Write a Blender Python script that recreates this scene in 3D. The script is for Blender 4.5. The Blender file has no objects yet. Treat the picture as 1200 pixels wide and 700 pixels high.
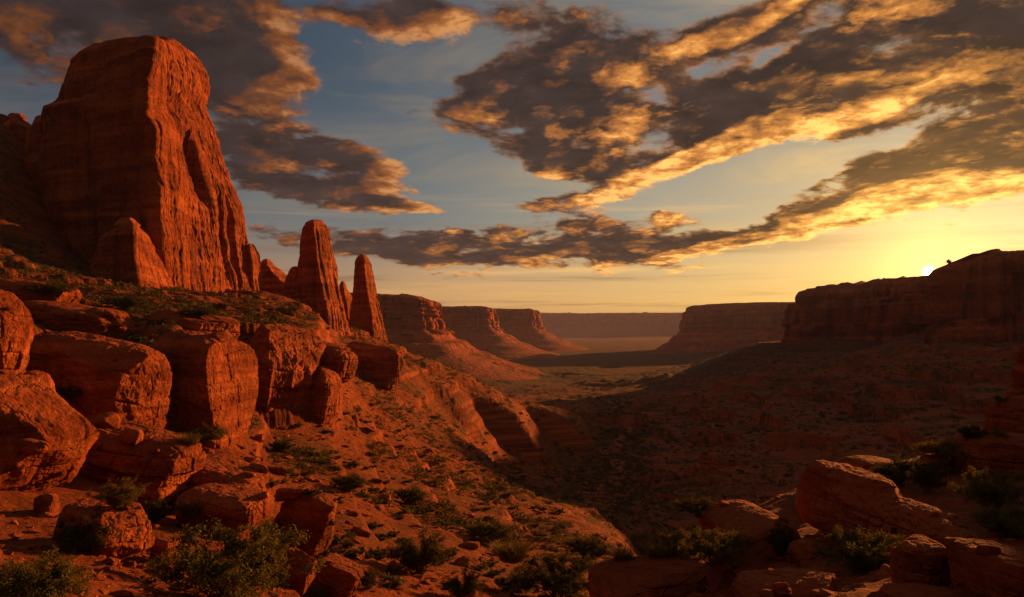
import bpy, math, random
import numpy as np
from mathutils import Vector

random.seed(7)
RNG = np.random.default_rng(7)
scene = bpy.context.scene
COL = scene.collection

# ------------------------------------------------------------------ camera
F, CX, CY = 900.0, 600.0, 385.0          # focal length in photo pixels, principal column, eye-level row
cam_data = bpy.data.cameras.new("camera")
cam = bpy.data.objects.new("camera", cam_data)
COL.objects.link(cam)
cam_data.sensor_width = 36.0
cam_data.lens = 36.0 * F / 1200.0
cam_data.shift_y = 35.0 / 1200.0
cam_data.clip_start = 0.1
cam_data.clip_end = 200000.0
cam.location = (0, 0, 0)
cam.rotation_euler = (math.radians(90), 0, 0)
scene.camera = cam

# ------------------------------------------------------------------ render settings
scene.render.engine = 'CYCLES'
scene.view_settings.view_transform = 'Standard'
scene.view_settings.look = 'None'
scene.view_settings.gamma = 1.0
scene.view_settings.use_curve_mapping = False
scene.view_settings.exposure = 0.95
scene.cycles.use_denoising = True
try:
    scene.cycles.denoiser = 'OPENIMAGEDENOISE'
except Exception:
    pass
scene.cycles.max_bounces = 5
scene.cycles.diffuse_bounces = 3
scene.cycles.glossy_bounces = 1
scene.cycles.transmission_bounces = 2
scene.cycles.volume_bounces = 0
scene.cycles.transparent_max_bounces = 8

# ------------------------------------------------------------------ sun
SUN_AZ, SUN_EL = math.radians(41.0), math.radians(8.3)
sun_data = bpy.data.lights.new("sun", 'SUN')
sun_data.energy = 5.0
sun_data.angle = math.radians(0.5)
sun_data.color = (1.0, 0.33, 0.070)
sun = bpy.data.objects.new("sun", sun_data)
COL.objects.link(sun)
sun_dir = Vector((math.sin(SUN_AZ) * math.cos(SUN_EL), math.cos(SUN_AZ) * math.cos(SUN_EL), math.sin(SUN_EL)))
sun.rotation_euler = (-sun_dir).to_track_quat('-Z', 'Y').to_euler()


# ------------------------------------------------------------------ node helpers
class NT:
    def __init__(self, tree):
        self.t = tree
        self.t.nodes.clear()

    def new(self, kind, **kw):
        n = self.t.nodes.new(kind)
        for k, v in kw.items():
            setattr(n, k, v)
        return n

    def put(self, sock, v):
        if v is None:
            return
        if hasattr(v, 'is_output'):
            self.t.links.new(v, sock)
        elif isinstance(v, (tuple, list)):
            if sock.type == 'RGBA' and len(v) == 3:
                v = (*v, 1.0)
            sock.default_value = v
        else:
            if sock.type in ('VECTOR',):
                sock.default_value = (v, v, v)
            elif sock.type == 'RGBA':
                sock.default_value = (v, v, v, 1)
            else:
                sock.default_value = v

    def m(self, op, a, b=None, c=None, clamp=False):
        n = self.new('ShaderNodeMath', operation=op)
        n.use_clamp = clamp
        self.put(n.inputs[0], a)
        self.put(n.inputs[1], b)
        self.put(n.inputs[2], c)
        return n.outputs[0]

    def v(self, op, a, b=None, scale=None):
        n = self.new('ShaderNodeVectorMath', operation=op)
        self.put(n.inputs[0], a)
        self.put(n.inputs[1], b)
        if scale is not None:
            self.put(n.inputs['Scale'], scale)
        return n.outputs['Value'] if op in ('DOT_PRODUCT', 'LENGTH', 'DISTANCE') else n.outputs['Vector']

    def noise(self, vec, scale, detail=4, rough=0.55, lac=2.0, kind='FBM', out='Factor', dist=0.0, w=None):
        n = self.new('ShaderNodeTexNoise')
        n.noise_dimensions = '3D'
        n.noise_type = kind
        if kind == 'FBM':
            n.normalize = True
        self.put(n.inputs['Vector'], vec)
        self.put(n.inputs['Scale'], scale)
        self.put(n.inputs['Detail'], detail)
        self.put(n.inputs['Roughness'], rough)
        self.put(n.inputs['Lacunarity'], lac)
        self.put(n.inputs['Distortion'], dist)
        return n.outputs['Color'] if out == 'Color' else n.outputs[0]

    def mapr(self, x, a, b, c=0.0, d=1.0, smooth=False):
        n = self.new('ShaderNodeMapRange')
        n.interpolation_type = 'SMOOTHSTEP' if smooth else 'LINEAR'
        n.clamp = True
        self.put(n.inputs[0], x)
        self.put(n.inputs[1], a)
        self.put(n.inputs[2], b)
        self.put(n.inputs[3], c)
        self.put(n.inputs[4], d)
        return n.outputs[0]

    def mix(self, f, a, b, mode='MIX'):
        n = self.new('ShaderNodeMix', data_type='RGBA', blend_type=mode)
        n.clamp_factor = True
        self.put(n.inputs[0], f)
        self.put(n.inputs[6], a)
        self.put(n.inputs[7], b)
        return n.outputs[2]

    def sep(self, vec):
        n = self.new('ShaderNodeSeparateXYZ')
        self.put(n.inputs[0], vec)
        return n.outputs

    def comb(self, x, y, z):
        n = self.new('ShaderNodeCombineXYZ')
        self.put(n.inputs[0], x)
        self.put(n.inputs[1], y)
        self.put(n.inputs[2], z)
        return n.outputs[0]

    def ramp(self, f, stops):
        n = self.new('ShaderNodeValToRGB')
        r = n.color_ramp
        while len(r.elements) < len(stops):
            r.elements.new(0.5)
        for e, (p, c) in zip(r.elements, stops):
            e.position = p
            e.color = (*c, 1.0)
        self.put(n.inputs[0], f)
        return n.outputs[0]


# ------------------------------------------------------------------ world: Nishita air + sunset clouds at infinity
def build_world():
    w = bpy.data.worlds.new("World")
    scene.world = w
    w.use_nodes = True
    N = NT(w.node_tree)
    SKY_GAIN = 0.48
    K = 0.1                                       # background strength
    dirv = N.new('ShaderNodeTexCoord').outputs['Generated']
    s = N.sep(dirv)
    az = N.m('ARCTAN2', s[0], s[1])
    hor = N.m('SQRT', N.m('ADD', N.m('MULTIPLY', s[0], s[0]), N.m('MULTIPLY', s[1], s[1])))
    el = N.m('ARCTAN2', s[2], hor)
    deg = 180 / math.pi
    A = N.m('MULTIPLY', az, deg)
    E = N.m('MULTIPLY', el, deg)

    def pang(px, py):
        u = (px - CX) / F
        a = math.atan(u)
        e = math.atan((CY - py) / F * math.cos(a))
        return a * deg, e * deg, math.cos(a) ** 2 / F * deg, math.cos(a) / F * deg * math.cos(e) ** 2

    # cloud-deck coordinate (perspective flattening towards the horizon)
    zc = N.m('ADD', N.m('MAXIMUM', s[2], 0.0), 0.16)
    q = N.comb(N.m('DIVIDE', s[0], zc), N.m('DIVIDE', s[1], zc), 0.0)

    sa, se, _, _ = pang(1089, 319)
    # angular offset from the setting sun
    dA = N.m('SUBTRACT', A, sa)
    dE = N.m('SUBTRACT', E, se)
    sund = N.m('SQRT', N.m('ADD', N.m('MULTIPLY', dA, dA), N.m('MULTIPLY', dE, dE)))

    blobs = [
        (110, 45, 220, 85, 0, 1.2), (320, 75, 80, 40, -5, 1.0), (283, 120, 26, 16, 20, 0.9),
        (335, 200, 112, 50, -14, 1.3), (430, 205, 74, 36, -22, 1.0), (490, 243, 48, 8, 4, 0.8),
        (300, 275, 85, 12, 0, 0.7), (475, 294, 100, 24, -3, 1.2), (545, 286, 54, 20, -8, 1.0),
        (440, 16, 130, 28, 0, 0.85), (560, 20, 80, 34, 10, 0.75), (575, 85, 42, 11, 20, 0.75), (475, 132, 20, 10, 0, 0.7),
        (670, 35, 95, 42, 15, 0.95), (655, 130, 115, 54, -8, 1.35), (765, 150, 80, 54, -14, 1.3), (700, 192, 110, 22, 4, 0.95),
        (850, 125, 95, 40, 12, 1.15), (990, 82, 155, 50, 17, 1.6), (1140, 38, 190, 80, 16, 1.9), (1100, 112, 150, 18, 16, 0.7),
        (1120, 190, 125, 38, 18, 1.7), (1010, 207, 70, 14, 6, 1.2), (1185, 165, 75, 48, 14, 1.5),
        (900, 262, 95, 16, 9, 1.35), (1060, 236, 120, 18, 10, 1.4),
        (665, 237, 46, 11, 3, 1.0), (735, 218, 22, 8, 0, 0.8), (700, 282, 92, 34, 0, 1.5), (635, 300, 70, 13, 0, 0.8),
        (785, 290, 60, 12, 2, 0.8), (795, 60, 60, 22, 30, 0.6), (250, 15, 120, 30, 0, 0.9),
        (900, 20, 90, 24, 20, 0.6), (545, 130, 60, 28, 15, 0.6), (780, 254, 24, 7, 0, 0.7),
        (925, 188, 75, 20, 10, -1.1), (420, 256, 110, 7, 2, -0.9), (555, 218, 60, 28, 0, -0.7), (430, 115, 60, 40, 0, -0.5), (860, 218, 90, 16, 8, -0.7), (860, 22, 110, 30, 15, 0.7), (60, 20, 90, 50, 0, 0.6), (905, 62, 45, 9, 20, -0.4), (380, 42, 30, 14, 0, -0.5),
    ]

    def density(offA, offE, detail):
        """cloud thickness at a sky direction shifted by (offA, offE) degrees"""
        a_ = N.m('ADD', A, offA)
        e_ = N.m('ADD', E, offE)
        # noise coordinate in the same shifted direction
        er = N.m('MULTIPLY', e_, 1 / deg)
        ar = N.m('MULTIPLY', a_, 1 / deg)
        z_ = N.m('ADD', N.m('MAXIMUM', N.m('SINE', er), 0.0), 0.16)
        cosE = N.m('COSINE', er)
        qx = N.m('DIVIDE', N.m('MULTIPLY', N.m('SINE', ar), cosE), z_)
        qy = N.m('DIVIDE', N.m('MULTIPLY', N.m('COSINE', ar), cosE), z_)
        qv = N.comb(qx, qy, 0.0)
        wv = N.comb(N.m('SUBTRACT', N.noise(qv, 1.5, 3, 0.5), 0.5), N.m('SUBTRACT', N.noise(N.v('ADD', qv, (5.3, 2.2, 4.0)), 1.5, 3, 0.5), 0.5), 0.0)
        wv2 = N.comb(N.m('SUBTRACT', N.noise(qv, 5.0, 4, 0.6), 0.5), N.m('SUBTRACT', N.noise(N.v('ADD', qv, (1.7, 8.2, 6.0)), 5.0, 4, 0.6), 0.5), 0.0)
        p = N.v('ADD', N.comb(a_, e_, 0.0), N.v('ADD', N.v('MULTIPLY', wv, (5.0, 2.6, 0)), N.v('MULTIPLY', wv2, (2.6, 1.5, 0))))
        ps = N.sep(p)
        px_, py_ = ps[0], ps[1]

        def tri(v):
            return N.comb(v, v, v)
        vA, vE = tri(px_), tri(py_)
        vAA, vAE, vEE = N.v('MULTIPLY', vA, vA), N.v('MULTIPLY', vA, vE), N.v('MULTIPLY', vE, vE)

        def mad(a, b, c):
            n = N.new('ShaderNodeVectorMath', operation='MULTIPLY_ADD')
            N.put(n.inputs[0], a); N.put(n.inputs[1], b); N.put(n.inputs[2], c)
            return n.outputs[0]
        tot3 = None
        for k in range(0, len(blobs), 3):                      # three clouds per vector
            co = np.zeros((6, 3)); am = [0.0, 0.0, 0.0]
            for q_, (cx, cy, rx, ry, rot, amp) in enumerate(blobs[k:k + 3]):
                ca, ce, sx, sy = pang(cx, cy)
                r_ = math.radians(rot)
                u1, u2 = math.cos(r_) / (rx * sx), math.sin(r_) / (rx * sx)
                w1, w2 = -math.sin(r_) / (ry * sy), math.cos(r_) / (ry * sy)
                a, b, c = u1 * u1 + w1 * w1, 2 * (u1 * u2 + w1 * w2), u2 * u2 + w2 * w2
                co[:, q_] = np.array([a, b, c, -2 * a * ca - b * ce, -2 * c * ce - b * ca, a * ca * ca + b * ca * ce + c * ce * ce]) * 0.115
                am[q_] = amp
            co[5] += 1.0
            t = mad(vE, tuple(co[4]), tuple(co[5]))
            t = mad(vA, tuple(co[3]), t)
            t = mad(vEE, tuple(co[2]), t)
            t = mad(vAE, tuple(co[1]), t)
            t = mad(vAA, tuple(co[0]), t)
            t = N.v('MULTIPLY', t, t)
            t = N.v('MULTIPLY', t, t)
            t = N.v('DIVIDE', tuple(am), N.v('MULTIPLY', t, t))
            tot3 = t if tot3 is None else N.v('ADD', tot3, t)
        total = N.v('DOT_PRODUCT', tot3, (1.0, 1.0, 1.0))
        total = N.m('MINIMUM', total, 1.35)
        n1 = N.noise(N.v('MULTIPLY', qv, (1.0, 0.85, 1.0)), 3.6, detail, 0.60, dist=0.2)
        n2 = N.noise(N.v('ADD', qv, (3.1, 7.7, 0)), 9.0, 6, 0.65, dist=0.3)
        nn = N.m('ADD', N.m('MULTIPLY', N.m('SUBTRACT', n1, 0.5), 2.9), N.m('MULTIPLY', N.m('SUBTRACT', n2, 0.5), 0.62))
        d = N.m('SUBTRACT', N.m('ADD', total, nn), 0.65)
        return d, qv

    d0, qv = density(0.0, 0.0, 9)
    # unit step towards the sun
    inv = N.m('DIVIDE', 2.1, N.m('MAXIMUM', sund, 2.0))
    d1, _ = density(N.m('MULTIPLY', dA, N.m('MULTIPLY', inv, -1.0)), N.m('MULTIPLY', dE, N.m('MULTIPLY', inv, -1.0)), 7)
    cov = N.mapr(d0, 0.04, 0.44, smooth=True)
    thick = N.mapr(d0, 0.12, 0.95)
    lit = N.m('MULTIPLY', N.m('SUBTRACT', d0, d1), 1.6, clamp=True)
    thin = N.m('POWER', N.m('SUBTRACT', 1.0, thick), 2.0)
    lit = N.m('MULTIPLY_ADD', thin, N.mapr(sund, 6.0, 45.0, 0.50, 0.30), lit, clamp=True)
    lit = N.m('MULTIPLY', lit, N.mapr(d0, 0.50, 1.15, 1.0, 0.20))
    tex2 = N.noise(N.v('ADD', qv, (2.0, 5.0, 7.0)), 17.0, 5, 0.62, dist=0.5)
    lit = N.m('MULTIPLY', lit, N.mapr(tex2, 0.36, 0.62, 0.58, 1.10))
    lit = N.mapr(lit, 0.03, 0.92)

    tex = N.noise(N.v('ADD', qv, (9.0, 1.0, 0)), 7.0, 6, 0.62)
    lit = N.m('MULTIPLY', lit, N.mapr(tex, 0.30, 0.62, 0.35, 1.15), clamp=True)
    near = N.m('POWER', 2.718, N.m('MULTIPLY', sund, -1 / 26.0))       # 1 at the sun, falls off
    near2 = N.m('POWER', 2.718, N.m('MULTIPLY', sund, -1 / 7.5))
    litcol = N.ramp(near, [(0.0, (0.15, 0.060, 0.032)), (0.20, (0.58, 0.24, 0.085)), (0.45, (1.55, 0.74, 0.18)), (0.80, (1.9, 1.05, 0.24)), (1.0, (2.0, 1.2, 0.32))])
    darkcol = N.ramp(near, [(0.0, (0.022, 0.019, 0.022)), (0.2, (0.050, 0.036, 0.034)), (0.55, (0.050, 0.031, 0.024)), (1.0, (0.20, 0.085, 0.025))])
    # soft glow inside the cloud body
    body = N.m('MULTIPLY', N.noise(qv, 6.0, 6, 0.6), 0.9)
    darkcol = N.mix(1.0, darkcol, N.comb(body, body, body), 'MULTIPLY')
    darkcol = N.v('SCALE', darkcol, scale=2.0)
    ember = N.v('MULTIPLY', litcol, (0.46, 0.34, 0.27))
    cloud = N.mix(N.mapr(lit, 0.0, 0.50, smooth=True), darkcol, ember)
    cloud = N.mix(N.mapr(lit, 0.35, 1.0, smooth=True), cloud, litcol)

    # clear air
    sky = N.new('ShaderNodeTexSky', sky_type='NISHITA')
    sky.sun_disc = False
    sky.sun_elevation = SUN_EL
    sky.sun_rotation = SUN_AZ
    sky.air_density = 1.0
    sky.dust_density = 1.5
    sky.ozone_density = 2.0
    nish = N.v('SCALE', sky.outputs[0], scale=0.16)
    elev_n = N.mapr(E, 0.0, 30.0)
    aw = N.mapr(sund, 0.0, 55.0)
    lowcol = N.ramp(aw, [(0.0, (1.4, 0.78, 0.15)), (0.25, (1.05, 0.61, 0.15)), (0.55, (0.88, 0.47, 0.15)), (1.0, (0.34, 0.17, 0.09))])
    midcol = N.ramp(aw, [(0.0, (0.85, 0.56, 0.19)), (0.35, (0.42, 0.36, 0.24)), (0.7, (0.13, 0.155, 0.165)), (1.0, (0.10, 0.125, 0.145))])
    hicol = N.ramp(aw, [(0.0, (0.34, 0.30, 0.22)), (0.45, (0.115, 0.145, 0.165)), (0.8, (0.042, 0.070, 0.098)), (1.0, (0.018, 0.036, 0.058))])
    grad = N.mix(N.mapr(E, 0.5, 8.5, smooth=True), lowcol, midcol)
    grad = N.mix(N.mapr(E, 7.0, 19.0, smooth=True), grad, hicol)
    clear = N.mix(0.10, grad, nish)

    # thin high streaks, brighter near the sun
    st = N.noise(N.v('MULTIPLY', qv, (0.55, 1.0, 1.0)), 1.7, 9, 0.62, dist=0.6)
    low_st = N.noise(N.comb(N.m('MULTIPLY', A, 0.035), N.m('MULTIPLY', E, 0.85), 3.3), 1.0, 7, 0.6, dist=0.25)
    stw = N.mapr(st, 0.43, 0.68, smooth=True)
    stw = N.m('MULTIPLY', stw, N.mapr(E, 4.0, 9.0, 0.0, 0.95))
    clear = N.mix(N.m('MULTIPLY', stw, N.mapr(near, 0.05, 0.6, 0.25, 0.9)), clear, N.ramp(near, [(0.0, (0.16, 0.12, 0.10)), (0.4, (0.55, 0.40, 0.22)), (1.0, (1.4, 0.9, 0.3))]))
    lw = N.m('MULTIPLY', N.mapr(low_st, 0.50, 0.68, smooth=True), N.mapr(E, 10.5, 5.0, 0.0, 0.80))
    lw = N.m('MULTIPLY', lw, N.mapr(near2, 0.15, 0.6, 1.0, 0.25))
    clear = N.mix(lw, clear, N.ramp(near, [(0.0, (0.11, 0.075, 0.06)), (0.45, (0.30, 0.17, 0.085)), (1.0, (0.8, 0.42, 0.10))]))
    lb = N.m('MULTIPLY', N.mapr(low_st, 0.46, 0.30, smooth=True), N.mapr(E, 11.0, 4.0, 0.0, 0.55))
    clear = N.mix(lb, clear, N.v('SCALE', lowcol, scale=1.3))

    col = N.mix(N.m('MULTIPLY', cov, 0.97), clear, cloud)
    # the setting sun and its halo
    halo = N.m('POWER', 2.718, N.m('MULTIPLY', sund, -1 / 2.6))
    col = N.v('ADD', col, N.v('SCALE', (1.4, 0.80, 0.16), scale=halo))
    disc = N.mapr(sund, 0.50, 0.1, 0.0, 9.0, smooth=True)
    col = N.v('ADD', col, N.v('SCALE', (1.0, 0.85, 0.5), scale=disc))
    # dim brown dusk below and behind
    col = N.mix(N.mapr(E, -1.0, -6.0), col, (0.030, 0.018, 0.012))
    back = N.mapr(N.m('ABSOLUTE', A), 50.0, 110.0, smooth=True)
    col = N.mix(back, col, (0.115, 0.066, 0.054))
    col = N.mix(N.mapr(E, 30.0, 48.0, smooth=True), col, (0.18, 0.115, 0.095))
    col = N.v('SCALE', col, scale=SKY_GAIN / K)
    bg = N.new('ShaderNodeBackground')
    N.put(bg.inputs[0], col)
    bg.inputs[1].default_value = K
    out = N.new('ShaderNodeOutputWorld')
    N.t.links.new(bg.outputs[0], out.inputs[0])
    w.cycles.sampling_method = 'MANUAL'
    w.cycles.sample_map_resolution = 512


build_world()


# ------------------------------------------------------------------ numpy noise
_perm = RNG.permutation(256).astype(np.int32)
_perm = np.concatenate([_perm, _perm, _perm])
_g = np.array([[1, 1, 0], [-1, 1, 0], [1, -1, 0], [-1, -1, 0], [1, 0, 1], [-1, 0, 1], [1, 0, -1], [-1, 0, -1],
               [0, 1, 1], [0, -1, 1], [0, 1, -1], [0, -1, -1], [1, 1, 0], [-1, 1, 0], [0, -1, 1], [0, -1, -1]], np.float32)


def perlin(x, y, z):
    x = np.asarray(x, np.float64); y = np.asarray(y, np.float64); z = np.asarray(z, np.float64)
    x, y, z = np.broadcast_arrays(x, y, z)
    xi = np.floor(x); yi = np.floor(y); zi = np.floor(z)
    xf = (x - xi).astype(np.float32); yf = (y - yi).astype(np.float32); zf = (z - zi).astype(np.float32)
    xi = xi.astype(np.int64) & 255; yi = yi.astype(np.int64) & 255; zi = zi.astype(np.int64) & 255
    u = xf * xf * xf * (xf * (xf * 6 - 15) + 10)
    v = yf * yf * yf * (yf * (yf * 6 - 15) + 10)
    w = zf * zf * zf * (zf * (zf * 6 - 15) + 10)
    a0 = _perm[xi] + yi
    a1 = _perm[xi + 1] + yi
    aa = _perm[a0] + zi; ab = _perm[a0 + 1] + zi
    ba = _perm[a1] + zi; bb = _perm[a1 + 1] + zi

    def gr(h, dx, dy, dz):
        g = _g[_perm[h] & 15]
        return g[..., 0] * dx + g[..., 1] * dy + g[..., 2] * dz
    x1 = gr(aa, xf, yf, zf); x2 = gr(ba, xf - 1, yf, zf); l1 = x1 + u * (x2 - x1)
    x1 = gr(ab, xf, yf - 1, zf); x2 = gr(bb, xf - 1, yf - 1, zf); l2 = x1 + u * (x2 - x1)
    la = l1 + v * (l2 - l1)
    x1 = gr(aa + 1, xf, yf, zf - 1); x2 = gr(ba + 1, xf - 1, yf, zf - 1); l1 = x1 + u * (x2 - x1)
    x1 = gr(ab + 1, xf, yf - 1, zf - 1); x2 = gr(bb + 1, xf - 1, yf - 1, zf - 1); l2 = x1 + u * (x2 - x1)
    lb = l1 + v * (l2 - l1)
    return la + w * (lb - la)


def fbm(x, y, z, f, octv=4, gain=0.5, ridged=False):
    out = 0.0
    amp, tot = 1.0, 0.0
    for i in range(octv):
        n = perlin(x * f + 17.3 * i, y * f + 5.1 * i, z * f + 9.7 * i)
        if ridged:
            n = 1.0 - 2.2 * np.abs(n)
        out = out + amp * n
        tot += amp
        amp *= gain
        f *= 2.03
    return out / tot


def cellhash(a, b, c, seed=0.0):
    v = np.sin(a * 127.1 + b * 311.7 + c * 74.7 + seed * 53.3) * 43758.5453
    return v - np.floor(v)


def blocks(x, y, z, fx, fz, seed=0.0):
    """-1..1 offset of jointed blocks: beds of uneven height, broken by upright joints"""
    zw = z * fz + 0.35 * perlin(x * 0.8, y * 0.8, z * 0.5) + 0.5 * perlin(x * 0 + seed, y * 0, z * fz * 0.6)
    lay = np.floor(zw)
    h0 = cellhash(lay, 0 * lay, 1.0, seed)
    xw = (x + 0.10 * perlin(x * 2, y * 2, z)) * fx * (0.7 + 0.6 * h0) + 9 * h0
    yw = (y + 0.10 * perlin(x * 2, y * 2, z + 5)) * fx * (0.7 + 0.6 * h0) + 5 * h0
    h1 = cellhash(np.floor(xw), np.floor(yw), lay, seed)
    # narrow grooves on the joints
    fz_ = np.minimum(zw - lay, 1 - (zw - lay)) / fz
    fx_ = np.minimum(np.abs(xw - np.round(xw)), np.abs(yw - np.round(yw))) / fx
    gr = np.exp(-(fz_ / 0.02) ** 2) + 0.7 * np.exp(-(fx_ / 0.02) ** 2)
    return (h0 - 0.5) * 1.1 + (h1 - 0.5) * 0.9 - 0.8 * np.clip(gr, 0, 1)


def sstep(a, b, x):
    t = np.clip((x - a) / (b - a), 0, 1)
    return t * t * (3 - 2 * t)


def pchip(xk, yk, x):
    """monotone cubic through (xk, yk); yk may be 2-D (k, m)"""
    xk = np.asarray(xk, float); yk = np.asarray(yk, float)
    one = yk.ndim == 1
    if one:
        yk = yk[:, None]
    h = np.diff(xk)[:, None]
    d = np.diff(yk, axis=0) / h
    m = np.zeros_like(yk)
    m[0], m[-1] = d[0], d[-1]
    if len(xk) > 2:
        w1 = 2 * h[1:] + h[:-1]; w2 = h[1:] + 2 * h[:-1]
        with np.errstate(divide='ignore', invalid='ignore'):
            mm = (w1 + w2) / (w1 / d[:-1] + w2 / d[1:])
        m[1:-1] = np.where(d[:-1] * d[1:] > 0, np.nan_to_num(mm), 0)
    x = np.clip(x, xk[0], xk[-1])
    i = np.clip(np.searchsorted(xk, x) - 1, 0, len(xk) - 2)
    t = ((x - xk[i]) / (xk[i + 1] - xk[i]))[:, None]
    hh = (xk[i + 1] - xk[i])[:, None]
    r = (yk[i] * (1 + 2 * t) * (1 - t) ** 2 + hh * m[i] * t * (1 - t) ** 2
         + yk[i + 1] * t * t * (3 - 2 * t) + hh * m[i + 1] * t * t * (t - 1))
    return r[:, 0] if one else r


def P(px, py, d):
    return np.array([(px - CX) / F * d, d, (CY - py) / F * d])


# ------------------------------------------------------------------ mesh helpers
def mesh_from(name, verts, faces, smooth=True, k=None):
    """faces: (n,4) or (n,3) int array"""
    me = bpy.data.meshes.new(name)
    verts = np.ascontiguousarray(verts, np.float32)
    faces = np.ascontiguousarray(faces, np.int32)
    nv, nf, c = len(verts), len(faces), faces.shape[1]
    me.vertices.add(nv)
    me.vertices.foreach_set('co', verts.ravel())
    me.loops.add(nf * c)
    me.loops.foreach_set('vertex_index', faces.ravel())
    me.polygons.add(nf)
    me.polygons.foreach_set('loop_start', np.arange(0, nf * c, c, dtype=np.int32))
    me.polygons.foreach_set('use_smooth', np.full(nf, smooth, bool))
    me.update(calc_edges=True)
    me.validate()
    return me


def link(name, me, mat, parent=None):
    o = bpy.data.objects.new(name, me)
    if mat is not None and not len(me.materials):
        me.materials.append(mat)
    COL.objects.link(o)
    if parent is not None:
        o.parent = parent
    return o


def tag(o, label=None, cat=None, group=None, kind=None):
    if label: o['label'] = label
    if cat: o['category'] = cat
    if group: o['group'] = group
    if kind: o['kind'] = kind
    return o


def grid_faces(nr, nc, wrap=False):
    i = np.arange(nr - 1)[:, None]
    j = np.arange(nc if wrap else nc - 1)[None, :]
    j2 = (j + 1) % nc
    a = i * nc + j; b = i * nc + j2; c = (i + 1) * nc + j2; d = (i + 1) * nc + j
    return np.stack([a, b, c, d], -1).reshape(-1, 4)


# ------------------------------------------------------------------ materials
def mat_rock(name, sc=1.0, base=(0.36, 0.092, 0.026), dark=(0.17, 0.038, 0.013), pale=(0.46, 0.140, 0.042), soil=(0.25, 0.064, 0.020),
             veg_dark=0.0, bump=1.0, streak=0.6, bed=0.55, vert=0.0):
    m = bpy.data.materials.new(name)
    m.use_nodes = True
    N = NT(m.node_tree)
    geo = N.new('ShaderNodeNewGeometry')
    pos = geo.outputs['Position']
    nz = N.sep(geo.outputs['Normal'])[2]
    p1 = N.v('SCALE', pos, scale=sc)
    n1 = N.noise(p1, 0.35, 7, 0.6)
    strat = N.noise(N.v('MULTIPLY', p1, (0.10, 0.10, 1.6)), 1.0, 6, 0.62, dist=0.35)
    stk = N.noise(N.v('MULTIPLY', p1, (1.1, 1.1, 0.06)), 0.9, 5, 0.6)
    fine = N.noise(p1, 5.0, 6, 0.68)
    col = N.mix(N.mapr(n1, 0.35, 0.66), dark, base)
    col = N.mix(N.mapr(strat, 0.45, 0.70), col, pale)
    col = N.mix(N.m('MULTIPLY', N.mapr(strat, 0.46, 0.30), 0.6), col, dark)
    steep = N.mapr(nz, 0.65, 0.25)
    col = N.mix(N.m('MULTIPLY', N.m('MULTIPLY', N.mapr(stk, 0.52, 0.68), steep), streak), col, (0.085, 0.026, 0.014))
    flat = N.mapr(nz, 0.60, 0.88)
    col = N.mix(N.m('MULTIPLY', flat, 0.65), col, soil)
    if veg_dark > 0:
        vg = N.noise(pos, 0.9 * sc, 6, 0.7)
        col = N.mix(N.m('MULTIPLY', N.m('MULTIPLY', N.mapr(vg, 0.50, 0.60), flat), veg_dark), col, (0.055, 0.045, 0.018))
    fm = N.mapr(fine, 0.25, 0.75, 0.62, 1.25)
    col = N.mix(1.0, col, N.comb(fm, fm, fm), 'MULTIPLY')
    # relief
    b1 = N.noise(p1, 0.9, 9, 0.66)
    rid = N.noise(N.v('MULTIPLY', p1, (0.6, 0.6, 2.2)), 0.8, 6, 0.6, dist=0.4)
    vor = N.new('ShaderNodeTexVoronoi', feature='DISTANCE_TO_EDGE')
    warp = N.v('ADD', N.v('MULTIPLY', p1, (0.35, 0.35, 0.55)), N.v('SCALE', N.noise(p1, 0.8, 4, 0.6, out='Color'), scale=0.9))
    N.put(vor.inputs['Vector'], warp)
    vor.inputs['Scale'].default_value = 1.0
    crack = N.mapr(vor.outputs['Distance'], 0.0, 0.035)
    h = N.m('ADD', N.m('MULTIPLY', b1, 0.85), N.m('MULTIPLY', rid, bed))
    if vert > 0:
        vr = N.noise(N.v('MULTIPLY', p1, (1.0, 1.0, 0.09)), 1.3, 8, 0.62, dist=0.3)
        vr = N.m('ABSOLUTE', N.m('SUBTRACT', vr, 0.5))
        h = N.m('ADD', h, N.m('MULTIPLY', N.m('MULTIPLY', vr, steep), vert))
    h = N.m('ADD', h, N.m('MULTIPLY', crack, 0.14))
    h = N.m('ADD', h, N.m('MULTIPLY', fine, 0.13))
    v2 = N.new('ShaderNodeTexVoronoi', feature='F1')
    N.put(v2.inputs['Vector'], N.v('ADD', N.v('MULTIPLY', p1, (1.6, 1.6, 2.6)), N.v('SCALE', N.noise(p1, 2.0, 4, 0.6, out='Color'), scale=0.7)))
    v2.inputs['Scale'].default_value = 1.0
    h = N.m('ADD', h, N.m('MULTIPLY', v2.outputs['Distance'], 0.10))
    bp = N.new('ShaderNodeBump')
    bp.inputs['Strength'].default_value = 0.85
    bp.inputs['Distance'].default_value = 0.75 * bump / sc
    N.put(bp.inputs['Height'], h)
    bs = N.new('ShaderNodeBsdfPrincipled')
    N.put(bs.inputs['Base Color'], col)
    bs.inputs['Roughness'].default_value = 0.92
    bs.inputs['Specular IOR Level'].default_value = 0.12
    N.put(bs.inputs['Normal'], bp.outputs[0])
    out = N.new('ShaderNodeOutputMaterial')
    N.t.links.new(bs.outputs[0], out.inputs[0])
    return m


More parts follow.
